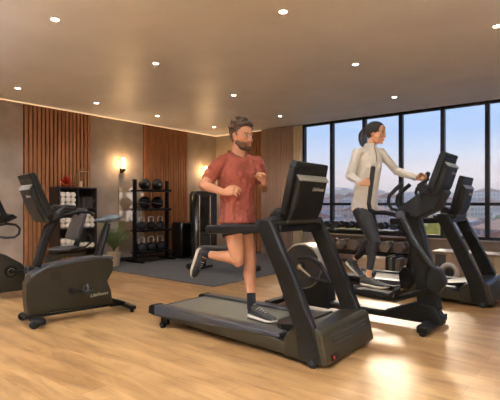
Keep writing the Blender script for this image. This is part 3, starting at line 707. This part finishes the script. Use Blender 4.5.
def face_parts(par,c,A,s,off,browm,fem=False):
    c=V(c); f,l,u=A; P=lambda a,b,h:c+(f*a+l*b+u*h)*s
    for k in(-1,1):
        e=MB().ell(P(.080,k*.031,-.0005),(.0125*s,.0125*s,.0085*s),A).build('eye','eye_white',par,off=off)
        MB().ell(P(.0905,k*.032,-.0015),(.0035*s,.0062*s,.0062*s),A).build('iris','iris',e,off=off)
        MB().cap(P(.092,k*.015,.023),P(.080,k*.047,.025),.0045*s*(.7 if fem else 1.2),.003*s).build('eyebrow',browm,par,off=off)
        MB().tube([P(.090,k*.020,.005),P(.0925,k*.031,.0085),P(.084,k*.044,.004)],.0022*s,6).build('eyelash',browm,par,off=off)
    m=MB().ell(P(.092,0,-.0595),(.007*s,.021*s,.0042*s),A).ell(P(.090,0,-.0675),(.008*s,.018*s,.005*s),A); m.build('lips','lips',par,off=off)
def hand(m,w,d,n,th,s,curl,spread=.0,thumb=.5):
    """w wrist, d palm direction, n palm normal (fingers curl to it), th = side of the thumb"""
    w=V(w); d=V(d).normalized(); n=V(n); n=(n-d*n.dot(d)).normalized(); a=n.cross(d)*1.0
    if a.dot(V(th))<0: a=-a
    PL=.088*s
    m.loft([(w-d*.02*s,a*.024*s,n*.019*s),(w+d*.012*s,a*.03*s,n*.017*s),(w+d*.05*s,a*.040*s,n*.015*s),(w+d*PL,a*.041*s,n*.012*s),(w+d*(PL+.008*s),a*.036*s,n*.009*s)],14)
    m.ell(w+d*.035*s+a*.024*s+n*.010*s,(.026*s,.016*s,.014*s),(d,a,n))
    ln=[.072,.080,.074,.058]; rr=[.0095,.0098,.0092,.0082]
    for i in range(4):
        p=w+d*(PL-[.002,0,.004,.010][i]*s)+a*(.030-.0205*i)*s; t=0; L=ln[i]*s; r=rr[i]*s
        sp=(1.5-i)*spread
        q=p-d*.02*s
        for j,fr in enumerate((.46,.30,.24)):
            t+=math.radians(curl[j]+i*3)
            dr=(d*math.cos(t)+n*math.sin(t)+a*sp).normalized(); p2=p+dr*L*fr
            m.cap(q if j==0 else p,p2,r*(1-.07*j),r*(1-.07*(j+1)),10); p=p2
    p=w+d*.022*s+a*.026*s
    d1=(d*.62+a*.62+n*.45*thumb*2).normalized(); p1=p+d1*.036*s; d2=(d*.85+a*.1+n*.65*thumb*2).normalized(); p2=p1+d2*.03*s; d3=(d*.9-a*.25+n*.7*thumb*2).normalized(); p3=p2+d3*.025*s
    m.cap(p,p1,.0135*s,.0115*s,10); m.cap(p1,p2,.0115*s,.0105*s,10); m.cap(p2,p3,.0105*s,.0085*s,10)
def leg(m,h,k,a,s,hs=1):
    h,k,a=V(h),V(k),V(a); 
    m.cap(h,h.lerp(k,.35),.088*s*hs,.080*s); m.cap(h.lerp(k,.3),k,.082*s,.056*s)
    m.ell(k,(.056*s,.056*s,.06*s)); d=(a-k); sh=d.normalized()
    th=(k-h).normalized(); back=(-(sh-th*sh.dot(th))) ; 
    back=(th-sh*th.dot(sh)); back=back.normalized() if back.length>.05 else V((1,0,0)); back=-back
    m.cap(k,k.lerp(a,.35)+back*.012*s,.051*s,.054*s); m.cap(k.lerp(a,.3)+back*.012*s,k.lerp(a,.62)+back*.004*s,.055*s,.042*s); m.cap(k.lerp(a,.6),a,.042*s,.034*s)
    kc=-back; m.ell(k+kc*.03*s,(.03*s,.03*s,.034*s))
def foot(m,heel,toe,up,s,w=.047,sole=False,hk=1):
    """heel & toe at sole level"""
    heel,toe=V(heel),V(toe); d=(toe-heel).normalized(); L=(toe-heel).length; up=V(up); up=(up-d*up.dot(d)).normalized(); a=d.cross(up)
    W=w*s
    if sole:
        m.loft([(heel+up*z+d*0+d*(L*f),a*W*k,up*h) for f,z,k,h in((-.0,.022,.45,.014),(.06,.02,.82,.019),(.3,.017,.85,.017),(.55,.015,.95,.014),(.75,.016,1.08,.013),(.92,.022,.85,.011),(1.0,.028,.42,.006))],18,p=3)
    else:
        m.loft([(heel+up*z*hk+d*(L*f),a*W*k,up*h*hk) for f,z,k,h in((.0,.055,.35,.022),(.05,.06,.68,.035),(.2,.065,.78,.045),(.38,.062,.80,.042),(.55,.052,.86,.034),(.75,.042,.95,.025),(.92,.038,.76,.018),(.99,.035,.38,.010))],18)
def shoes(par,heel,toe,up,ankle,off,um,solem,lace='lace',s=1,w=.047):
    m=MB(); foot(m,heel,toe,up,s,w); A=V(ankle); H=V(heel)
    d=(V(toe)-H).normalized(); U=V(up); U=(U-d*U.dot(d)).normalized(); a=d.cross(U)
    c=H+d*.06+U*.085
    m.cap(H+d*.055+U*.05,c.lerp(A,.1),.036*s,.040*s)
    m.cap(c+U*.0,H+d*((V(toe)-H).length*.52)+U*.055,.041*s,.034*s); m.cap(H+d*.02+U*.05,H+d*.03+U*.09,.03*s,.024*s)
    sh=m.build('shoe',um,par,off=off,remesh=.006,sm=3)
    q=MB(); foot(q,heel,toe,up,s,w,sole=True); q.build('sole',solem,sh,off=off)
    L=(V(toe)-H).length
    for i in range(4):
        f=.36+.08*i; z=.112-.010*i
        q=MB(); q.tube([H+d*(L*f)+a*.026+U*(z-.018),H+d*(L*f+.01)+U*z,H+d*(L*f)-a*.026+U*(z-.018)],.0035,6); q.build('lace',lace,sh,off=off)
    return sh

# ---------- running man
MO=(-2.45,3.13,.182)
man=thing('person','man with beard in rust red t-shirt and black shorts running on the treadmill','person',MO)
sh={'R':V((-2.765,2.99,1.572)),'L':V((-2.60,3.34,1.60))}
el={'R':V((-2.815,2.84,1.388)),'L':V((-2.57,3.42,1.37))}
wr={'R':V((-2.565,2.84,1.322)),'L':V((-2.40,3.20,1.405))}
hip={'R':V((-2.67,3.06,1.05)),'L':V((-2.68,3.23,1.05))}
kn={'R':V((-2.575,3.04,.715)),'L':V((-2.575,3.22,.69))}
an={'R':V((-2.965,3.06,.735)),'L':V((-2.50,3.14,.325))}
neckb=V((-2.695,3.165,1.64)); chest=V((-2.69,3.16,1.44)); pel=V((-2.675,3.145,1.08))
sd=(sh['L']-sh['R']).normalized(); fw=sd.cross(V((0,0,1))).normalized(); 
hs=V((0,1,0)); hf=V((1,0,0))
HA=axes(-8,0,0); hc=V((-2.635,3.17,1.843)); HSs=1.12
m=MB(); head(m,hc,HA,HSs)
m.cap(hc+V((-.035,0,-.07)),neckb+V((0,0,-.02)),.062,.070); m.cap(hc+V((-.0,0,-.09)),neckb+V((.04,0,-.03)),.040,.045)
for k in'RL': m.cap(neckb+V((0,0,.02)),sh[k]+V((0,0,.01)),.052,.05); m.ell(sh[k],(.062,.062,.068))
m.loft([(pel+V((0,0,-.10)),hf*.09,hs*.13),(pel,hf*.11,hs*.16),(pel.lerp(chest,.4),hf*.10,(hs+sd).normalized()*.14),(chest,fw*.12,sd*.165),(chest.lerp(neckb,.6),fw*.11,sd*.17),(neckb,fw*.07,sd*.10)],20)
for k in'RL':
    m.cap(sh[k],el[k],.055,.043); m.cap(sh[k].lerp(el[k],.25),sh[k].lerp(el[k],.7),.053,.050)
    m.cap(el[k],el[k].lerp(wr[k],.35),.041,.043); m.cap(el[k].lerp(wr[k],.3),wr[k],.043,.026)
    leg(m,hip[k],kn[k],an[k],1.08)
# right hand: relaxed, forward over belly; left hand: loose fist up
hand(m,wr['R'],(.93,.10,.14),(-.05,.75,-.35),(0.1,.1,1),1.1,(28,38,25),thumb=.35)
hand(m,wr['L'],(.12,-.35,.92),(-.30,-.8,-.30),(-.9,0,0),1.08,(62,72,45),thumb=.7)
for k,he,to,up in(('L',(-2.525,3.14,.186),(-2.225,3.10,.186),(0,0,1)),('R',(-3.105,3.07,.79),(-3.19,3.05,.52),(1,0,-.3))):
    foot(m,V(he)+V(up).normalized()*.012,V(he).lerp(V(to),.93)+V(up).normalized()*.008,up,.85,hk=.72); m.cap(an[k],V(he).lerp(V(to),.25)+V(up).normalized()*.06,.034,.036)
m.build('body','skin_m',man,remesh=.0055,sm=4,off=MO)
face_parts(man,hc,HA,HSs,MO,'hair_m')
# hair, beard
f,l,u=HA; P=lambda a,b,h:hc+(f*a+l*b+u*h)*HSs
m=MB(); m.ell(P(-.030,0,.062),[k*HSs for k in(.100,.083,.074)],HA); m.ell(P(-.058,0,.022),[k*HSs for k in(.060,.074,.066)],HA)
for i in range(120):
    a=random.uniform(-2.7,2.7); e=random.uniform(.12,1.5); d=f*math.cos(a)*math.cos(e)+l*math.sin(a)*math.cos(e)+u*math.sin(e)
    if d.dot(f)>.55 and d.dot(u)<.72: continue
    b=P(-.024,0,.05)+V((d.dot(f)*.098,0,0)).x*f*HSs+l*d.dot(l)*.078*HSs+u*d.dot(u)*.092*HSs
    t=b+(d*.6+f*.55+l*random.uniform(-.6,.6)+u*.35).normalized()*random.uniform(.03,.05)
    m.cap(b,t,.014,.006,8)
for k in(-1,1):
    for i in range(2): m.cap(P(.005+.004*i,k*.072,.045-.02*i),P(.012,k*.073,.03-.02*i),.010,.007,8)
m.cap(P(.05,-.05,.098),P(.078,.0,.112),.02,.022,10); m.cap(P(.078,0,.110),P(.06,.05,.098),.022,.018,10)
m.build('hair','hair_m',man,remesh=.005,sm=1,disp=(.010,.015),off=MO)
m=MB()
m.ell(P(.026,0,-.074),[k*HSs for k in(.056,.053,.040)],HA); m.ell(P(.064,0,-.094),[k*HSs for k in(.030,.033,.024)],HA)
for k in(-1,1):
    m.cap(P(.012,k*.062,-.035),P(.018,k*.058,-.06),.008*HSs,.014*HSs); m.cap(P(.088,k*.008,-.047),P(.074,k*.03,-.066),.0062*HSs,.009*HSs)
    m.cap(P(.006,k*.060,-.045),P(.052,k*.034,-.084),.0205*HSs,.0215*HSs); m.cap(P(.03,k*.052,-.055),P(.066,k*.034,-.062),.017*HSs,.014*HSs)
m.build('beard','beard',man,remesh=.0055,sm=3,disp=(.003,.015),off=MO)
MB().tube([neckb+V((.078*math.cos(a)-.008,.082*math.sin(a),.052-.036*math.cos(a))) for a in[2*PI*i/24 for i in range(24)]],.005,6,closed=True).build('bead_necklace','beads',man,off=MO)
# t-shirt
m=MB(); hs2=(hs+sd*.6).normalized(); hf2=hs2.cross(V((0,0,1)))
m.loft([(pel+V((-.005,0,-.035)),hf*.148,hs*.19),(pel+V((0,0,.03)),hf*.138,hs*.178),(pel.lerp(chest,.35),hf2*.124,hs2*.160),(chest+V((0,0,-.06)),fw*.138,sd*.175),(chest+V((0,0,.04)),fw*.146,sd*.19),(chest+V((0,0,.11)),fw*.132,sd*.195),(neckb+V((0,0,-.01)),fw*.102,sd*.145),(neckb+V((-.005,0,.035)),fw*.080+V((0,0,-.015)),sd*.092),(neckb+V((-.012,0,.068)),fw*.068+V((0,0,-.034)),sd*.076)],28,p=2.3)
m.ell(chest+fw*.075+sd*.075+V((0,0,.05)),(.07,.085,.065)); m.ell(chest+fw*.075-sd*.075+V((0,0,.05)),(.07,.085,.065))
for k in'RL':
    m.cap(neckb+V((-.015,0,.025)),sh[k]+V((0,0,.008)),.062,.066); m.ell(sh[k],(.076,.076,.08))
    d=(el[k]-sh[k]); e=sh[k]+d*.74; a=d.normalized(); b=a.orthogonal().normalized(); c=a.cross(b)
    m.loft([(sh[k]-d*.08,b*.07,c*.07),(sh[k]+d*.3,b*.074,c*.074),(e,b*.063,c*.063)],18)
m.build('tshirt','tshirt',man,remesh=.007,sm=3,disp=(.022,.05),off=MO)
q=bpy.data.objects['tshirt']; tx=bpy.data.textures.new('folds','CLOUDS'); tx.noise_scale=.11; dm=q.modifiers.new('folds','DISPLACE'); dm.texture=tx; dm.strength=.03; dm.mid_level=.5; dm.texture_coords='LOCAL'
# shorts
m=MB(); m.loft([(pel+V((0,0,-.11)),hf*.12,hs*.165),(pel+V((0,0,-.05)),hf*.12,hs*.165),(pel+V((0,0,.02)),hf*.095,hs*.13)],24)
for k in'RL':
    d=kn[k]-hip[k]; a=d.normalized(); b=V((0,1,0)); b=(b-a*b.dot(a)).normalized(); c=a.cross(b)
    m.loft([(hip[k]-d*.02,b*.097,c*.10),(hip[k]+d*.22,b*.103,c*.108),(hip[k]+d*.36,b*.105,c*.108)],20)
m.build('shorts','shorts',man,remesh=.008,sm=2,disp=(.008,.08),off=MO)
for k,he,to,up,t_ in(('L',(-2.525,3.14,.186),(-2.19,3.09,.186),(0,0,1),.20),('R',(-3.105,3.07,.79),(-3.19,3.05,.50),(1,0,-.3),.16)):
    a=an[k]; d=(kn[k]-a).normalized()
    MB().cap(a-d*.05,a+d*(.075 if k=='L' else .02),.042,.042).build('sock','sock',man,off=MO)
    shoes(man,he,to,up,a,MO,'shoe_dark','sole_white',w=.052)

# ---------- woman
WO=(-1.95,4.45,.36)
wm=thing('person','woman with dark ponytail in cream jacket and black leggings on the elliptical trainer','person',WO)
sh={'R':V((-2.005,4.29,1.755)),'L':V((-1.87,4.60,1.775))}
el={'R':V((-2.065,4.25,1.515)),'L':V((-1.735,4.70,1.575))}
wr={'R':V((-1.885,4.14,1.425)),'L':V((-1.51,4.67,1.492))}
hip={'R':V((-1.985,4.36,1.14)),'L':V((-2.01,4.53,1.14))}
kn={'R':V((-1.825,4.31,.845)),'L':V((-1.935,4.58,.84))}
an={'R':V((-1.865,4.28,.53)),'L':V((-2.18,4.62,.60))}
neckb=V((-1.93,4.45,1.80)); chest=V((-1.945,4.445,1.62)); pel=V((-1.99,4.445,1.19))
sd=(sh['L']-sh['R']).normalized(); fw=sd.cross(V((0,0,1))).normalized()
HA=axes(-6,9,0); hc=V((-1.862,4.46,1.965)); S=.98
m=MB(); head(m,hc,HA,S,True)
m.cap(hc+V((-.035,0,-.06)),neckb,.048,.054)
for k in'RL': m.cap(neckb,sh[k],.038,.042); m.ell(sh[k],(.047,.047,.05))
m.loft([(pel+V((0,0,-.09)),hf*.09,hs*.12),(pel,hf*.115,hs*.158),(pel.lerp(chest,.45),hf*.085,(hs+sd).normalized()*.112),(chest,fw*.10,sd*.128),(chest.lerp(neckb,.6),fw*.085,sd*.13),(neckb,fw*.055,sd*.07)],20)
for k in'RL':
    m.cap(sh[k],el[k],.041,.034); m.cap(el[k],el[k].lerp(wr[k],.35),.033,.034); m.cap(el[k].lerp(wr[k],.3),wr[k],.034,.022)
    leg(m,hip[k],kn[k],an[k],.86,1.06)
hand(m,wr['R'],(.75,.16,.10),(.25,1,0),(0,0,1),.95,(52,60,35),thumb=.6)
hand(m,wr['L'],(.95,-.1,.0),(.1,-.9,-.2),(0,0,1),.95,(40,50,35),thumb=.4)
F={'R':((-1.96,4.285,.372),(-1.655,4.27,.365),(.02,0,1)),'L':((-2.30,4.62,.545),(-2.09,4.615,.36),(.6,0,.8))}
for k in'RL':
    he,to,up=F[k]; foot(m,V(he)+V(up).normalized()*.012,V(he).lerp(V(to),.93)+V(up).normalized()*.01,up,.8,hk=.72); m.cap(an[k],V(he).lerp(V(to),.25)+V(up).normalized()*.055,.029,.032)
m.build('body','skin_w',wm,remesh=.0055,sm=4,off=WO)
face_parts(wm,hc,HA,S,WO,'hair_w',True)
f,l,u=HA; P=lambda a,b,h:hc+(f*a+l*b+u*h)*S
m=MB(); m.ell(P(-.024,0,.046),[k*S for k in(.106,.085,.087)],HA); m.ell(P(-.052,0,.01),[k*S for k in(.075,.079,.078)],HA)
for k in(-1,1): m.cap(P(.045,k*.052,.075),P(.012,k*.078,.03),.016,.012); m.cap(P(.012,k*.076,.03),P(-.02,k*.082,.0),.012,.014)
m.build('hair','hair_w',wm,remesh=.006,sm=3,off=WO)
m=MB(); pts=[P(-.115,0,.03),P(-.150,0,.03),P(-.175,0,-.01),P(-.175,0,-.07),P(-.155,0,-.12),P(-.14,0,-.165)]; m.tube(pts,[.018,.030,.037,.036,.028,.008],14)
m.build('ponytail','hair_w',wm,remesh=.006,sm=2,disp=(.01,.03),off=WO)
MB().ring(P(-.125,0,.032),P(-.150,0,.03)-P(-.115,0,.03),.022,.007,18,6).build('hair_tie','black',wm,off=WO)
# jacket
m=MB()
m.loft([(pel+V((0,0,-.045)),hf*.125,hs*.168),(pel+V((0,0,.02)),hf*.126,hs*.165),(pel.lerp(chest,.42),hf*.104,(hs+sd*.5).normalized()*.134),(chest+V((0,0,-.06)),fw*.112,sd*.138),(chest+V((0,0,.03)),fw*.122,sd*.146),(chest+V((0,0,.09)),fw*.108,sd*.148),(neckb+V((0,0,-.02)),fw*.078,sd*.10),(neckb+V((0,0,.01)),fw*.062,sd*.070),(neckb+V((.006,0,.065)),fw*.058,sd*.060)],28,p=2.2)
m.ell(chest+fw*.07+sd*.055+V((0,0,-.01)),(.05,.06,.055)); m.ell(chest+fw*.07-sd*.055+V((0,0,-.01)),(.05,.06,.055))
for k in'RL':
    m.cap(neckb+V((0,0,-.0)),sh[k],.045,.046); m.ell(sh[k],(.052,.052,.054))
    m.cap(sh[k],el[k],.050,.042); 
    d=(wr[k]-el[k]); a=d.normalized(); b=a.orthogonal().normalized(); c=a.cross(b)
    m.loft([(el[k]-a*.02,b*.040,c*.040),(el[k]+d*.3,b*.043,c*.043),(el[k]+d*.98,b*.032,c*.032)],16); m.ell(el[k],(.043,.043,.043))
jk=m.build('jacket','jacket',wm,remesh=.007,sm=3,disp=(.015,.05),off=WO)
# collar, zip
z=[neckb+fw*.066+V((.008,0,.07)),neckb+fw*.070+V((0,0,.01)),neckb+fw*.090+V((0,0,-.045)),chest+fw*.123+V((0,0,.04))]
MB().tube(z,.0045,6).build('zip','zip',jk,off=WO)
# leggings
m=MB(); m.loft([(pel+V((0,0,-.10)),hf*.105,hs*.14),(pel+V((0,0,-.02)),hf*.118,hs*.160),(pel+V((0,0,.05)),hf*.105,hs*.14)],24)
for k in'RL': leg(m,hip[k],kn[k],an[k].lerp(kn[k],.10),1.03,1.04)
m.build('leggings','legging',wm,remesh=.008,sm=3,disp=(.006,.05),off=WO)
for k in'RL':
    he,to,up=F[k]; shoes(wm,he,to,up,an[k],WO,'shoe_grey','sole_white',s=1.0)

# ------------------------------------------------------------ city outside
GZ=-24
def gz(x,y):
    d=math.hypot(x,y); t=max(0,min(1,(d-90)/520)); t=t*t*(3-2*t)
    return GZ+t*(34+8*math.sin(x*.011+1)+5*math.sin(x*.03+y*.013))
m=MB(); nx,ny=50,46; vs=[]
for j in range(ny):
    y=14+(j/(ny-1))**1.6*886
    for i in range(nx):
        x=-760+i/(nx-1)*960; vs.append((x,y,gz(x,y)))
m.add(vs,[(j*nx+i,j*nx+i+1,(j+1)*nx+i+1,(j+1)*nx+i) for j in range(ny-1) for i in range(nx-1)])
struct(m.build('terrain','terrain',angle=180),'hazy hillside ground beneath the city')
m=MB(); vs=[]; n=60
for j in range(4):
    for i in range(n):
        a=i/(n-1); x=-2600+a*3400; h=[-40,20,52,34][j]+(0,8,22,14)[j]*(math.sin(a*17)+.6*math.sin(a*41+2)); vs.append((x,1500+j*260,h))
m.add(vs,[(j*n+i,j*n+i+1,(j+1)*n+i+1,(j+1)*n+i) for j in range(3) for i in range(n-1)])
struct(m.build('far_hills','far_hill',angle=180),'pale far hills behind the city')
placed=[]
def building(x,y,w,d,top,mat,rz,roof,lab,grp):
    rr=math.hypot(w,d)/2+1
    if any(math.hypot(x-a,y-b)<rr+c for a,b,c in placed): return
    placed.append((x,y,rr))
    g=gz(x,y)-1; h=top-g
    t=thing('building',lab,'building',(x,y,g),rz,grp)
    MB().b2((-w/2,-d/2,0),(w/2,d/2,h)).build('facade',mat,t,smooth=False)
    if roof=='tile':
        MB().prism([(-w/2-.5,h),(w/2+.5,h),(0,h+w*.16)],-d/2-.5,d/2+.5).build('roof','roof_tile',t,smooth=False)
    else:
        MB().b2((-w/2-.3,-d/2-.3,h),(w/2+.3,d/2+.3,h+.6)).b2((-w*.2,-d*.2,h+.6),(w*.1,d*.15,h+3)).build('roof','fac_grey',t,smooth=False)
mats=['fac_white','fac_pink','fac_grey','fac_cream','fac_red']
nm={'fac_white':'white','fac_pink':'pink','fac_grey':'grey','fac_cream':'cream','fac_red':'brick red'}
def outdir(u):
    a=(u-250)/440; d=V((-.625+a*.78,.78+a*.625,0)); return d.normalized()
def band(name,D0,D1,azs,z0,z1,w0,w1,tile=.5):
    for a in azs:
        D=random.uniform(D0,D1); d=V((math.sin(math.radians(a)),math.cos(math.radians(a)),0))*D
        mt=random.choice(mats[:4] if name!='near' else mats); rf='tile' if random.random()<tile else 'flat'
        top=random.uniform(z0,z1); top=max(top,gz(d.x,d.y)+5)
        w=random.uniform(w0,w1)
        building(d.x,d.y,w,random.uniform(w0,w1),top,mt,random.uniform(-.6,.9),rf,'%s %s-roofed building %s seen through the windows'%(nm[mt],'tile' if rf=='tile' else 'flat',{'near':'close below the gym','mid':'in the middle distance','far':'on the far hazy slope'}[name]),'%s %s-roofed buildings, %s'%(nm[mt],rf,name))
def az(a,b,n): return [a+(b-a)*(i+random.uniform(.2,.8))/n for i in range(n)]
band('near',70,115,az(-34,2,11),-9,-2.5,12,18,.6)
band('mid',130,230,az(-36,2,26),-9,0,12,20,.6)
band('far',260,420,az(-37,2,40),-2,6,12,24,.5)
band('far',430,680,az(-37,2,46),8,15,16,30,.4)
for a,D,h,w in((-33.5,620,36,14),(-31.8,560,26,12),(-24.5,640,30,14),(-15.5,600,24,16)):
    d=V((math.sin(math.radians(a)),math.cos(math.radians(a)),0))*D
    building(d.x,d.y,w,w,h,'fac_grey',.3,'flat','slim grey tower block on the hazy skyline, %s'%{-33.5:'tallest, left behind the foreground console',-31.8:'second from the left',-24.5:'behind the woman',-15.5:'between the woman and the far right treadmill'}[a],None)
def tree(x,y,top,r,mat,lab,grp):
    if any(math.hypot(x-a,y-b)<r+1+c for a,b,c in placed): return
    placed.append((x,y,r+1))
    g=gz(x,y)-.5; t=thing('tree',lab,'tree',(x,y,g),0,grp); h=top-g
    MB().cyl((0,0,0),(0,0,h-r),.4,.25,8).build('trunk','trunk',t)
    m=MB()
    for i in range(12):
        d=V((random.gauss(0,1),random.gauss(0,1),random.gauss(0,.8))).normalized()*r*.62
        m.ell(V((0,0,h-r*.95))+d,(r*.5,r*.5,r*.42),n=10,m=7)
    o=m.build('crown',mat,t,disp=(r*.35,r*.22)); s=o.modifiers.new('sub','SUBSURF'); s.levels=1; s.render_levels=1; o.modifiers.move(1,0)
for i,a in enumerate((-28.5,-27,-25.2,-23.5,-21,-19.4,-17.1,-15.9,-15.4,-11)):
    D=random.uniform(40,56); d=V((math.sin(math.radians(a)),math.cos(math.radians(a)),0))*D
    ye=i in(1,2,7,8)
    tree(d.x,d.y,1.22-D*(random.uniform(.028,.045) if ye else random.uniform(.045,.07)),random.uniform(2.2,3.2),'tree_yellow' if ye else 'tree_crown','%s leafy tree top just below the gym windows'%('yellow' if ye else 'olive green'),'%s trees below the windows'%('yellow' if ye else 'green'))
for i,a in enumerate(az(-36,1,24)):
    D=random.uniform(120,330); d=V((math.sin(math.radians(a)),math.cos(math.radians(a)),0))*D
    tree(d.x,d.y,gz(d.x,d.y)+random.uniform(9,15),random.uniform(4,6.5),'tree_crown','olive green tree among the distant city buildings','distant trees among the buildings')

m=bpy.data.materials.new('haze'); m.use_nodes=True; MAT['haze']=m; N=m.node_tree.nodes; N.remove(N['Principled BSDF'])
vsn=N.new('ShaderNodeVolumeScatter'); vsn.inputs['Color'].default_value=(.98,.93,.88,1); vsn.inputs['Density'].default_value=.0017; vsn.inputs['Anisotropy'].default_value=.35
m.node_tree.links.new(vsn.outputs[0],N['Material Output'].inputs['Volume'])
struct(MB().b2((-750,62,-40),(190,880,20)).build('haze','haze',smooth=False),'pale city haze')
# ------------------------------------------------------------ light, world, camera
sun=bpy.data.lights.new('sun','SUN'); sun.energy=.95; sun.angle=math.radians(7); sun.color=(1,.80,.58)
so=bpy.data.objects.new('sun',sun); COL.objects.link(so); so.rotation_euler=V((-.75,2.0,.95)).to_track_quat('Z','Y').to_euler()
W_=bpy.data.worlds.new('sky'); sc.world=W_; W_.use_nodes=True; N=W_.node_tree.nodes; L=W_.node_tree.links; bg=N['Background']
tc=N.new('ShaderNodeTexCoord'); sp=N.new('ShaderNodeSeparateXYZ'); L.new(tc.outputs['Generated'],sp.inputs[0])
r=N.new('ShaderNodeValToRGB'); L.new(sp.outputs[2],r.inputs['Fac'])
e=r.color_ramp.elements; e[0].position=0; e[0].color=(*lin((226,206,196)),1); e[1].position=1; e[1].color=(*lin((120,165,225)),1)
for p,c in((.05,(222,206,206)),(.11,(196,206,228)),(.20,(140,184,240)),(.5,(104,156,232))):
    k=e.new(p); k.color=(*lin(c),1)
mp=N.new('ShaderNodeMapping'); mp.inputs['Scale'].default_value=(1.2,1.2,9); L.new(tc.outputs['Generated'],mp.inputs[0])
ns=N.new('ShaderNodeTexNoise'); ns.inputs['Scale'].default_value=1.6; ns.inputs['Detail'].default_value=6; L.new(mp.outputs[0],ns.inputs['Vector'])
cr=N.new('ShaderNodeValToRGB'); cr.color_ramp.elements[0].position=.48; cr.color_ramp.elements[1].position=.75; L.new(ns.outputs['Fac'],cr.inputs['Fac'])
mu=N.new('ShaderNodeMath'); mu.operation='MULTIPLY'; mu.inputs[1].default_value=.55; L.new(cr.outputs['Color'],mu.inputs[0])
mx=N.new('ShaderNodeMix'); mx.data_type='RGBA'; L.new(mu.outputs[0],mx.inputs[0]); L.new(r.outputs['Color'],mx.inputs[6]); mx.inputs[7].default_value=(*lin((236,228,232)),1)
L.new(mx.outputs[2],bg.inputs['Color']); bg.inputs['Strength'].default_value=.60
cam=bpy.data.cameras.new('camera'); co=bpy.data.objects.new('camera',cam); COL.objects.link(co); sc.camera=co
co.location=(0,0,1.22); co.rotation_euler=(PI/2,0,math.atan2(.625,.78)); cam.lens=31.68; cam.sensor_width=36; cam.shift_y=.008; cam.clip_end=6000; cam.clip_start=.05
vs=sc.view_settings; sc.display_settings.display_device='sRGB'; vs.view_transform='Standard'; vs.look='None'; vs.gamma=1; vs.use_curve_mapping=False; vs.exposure=1.1
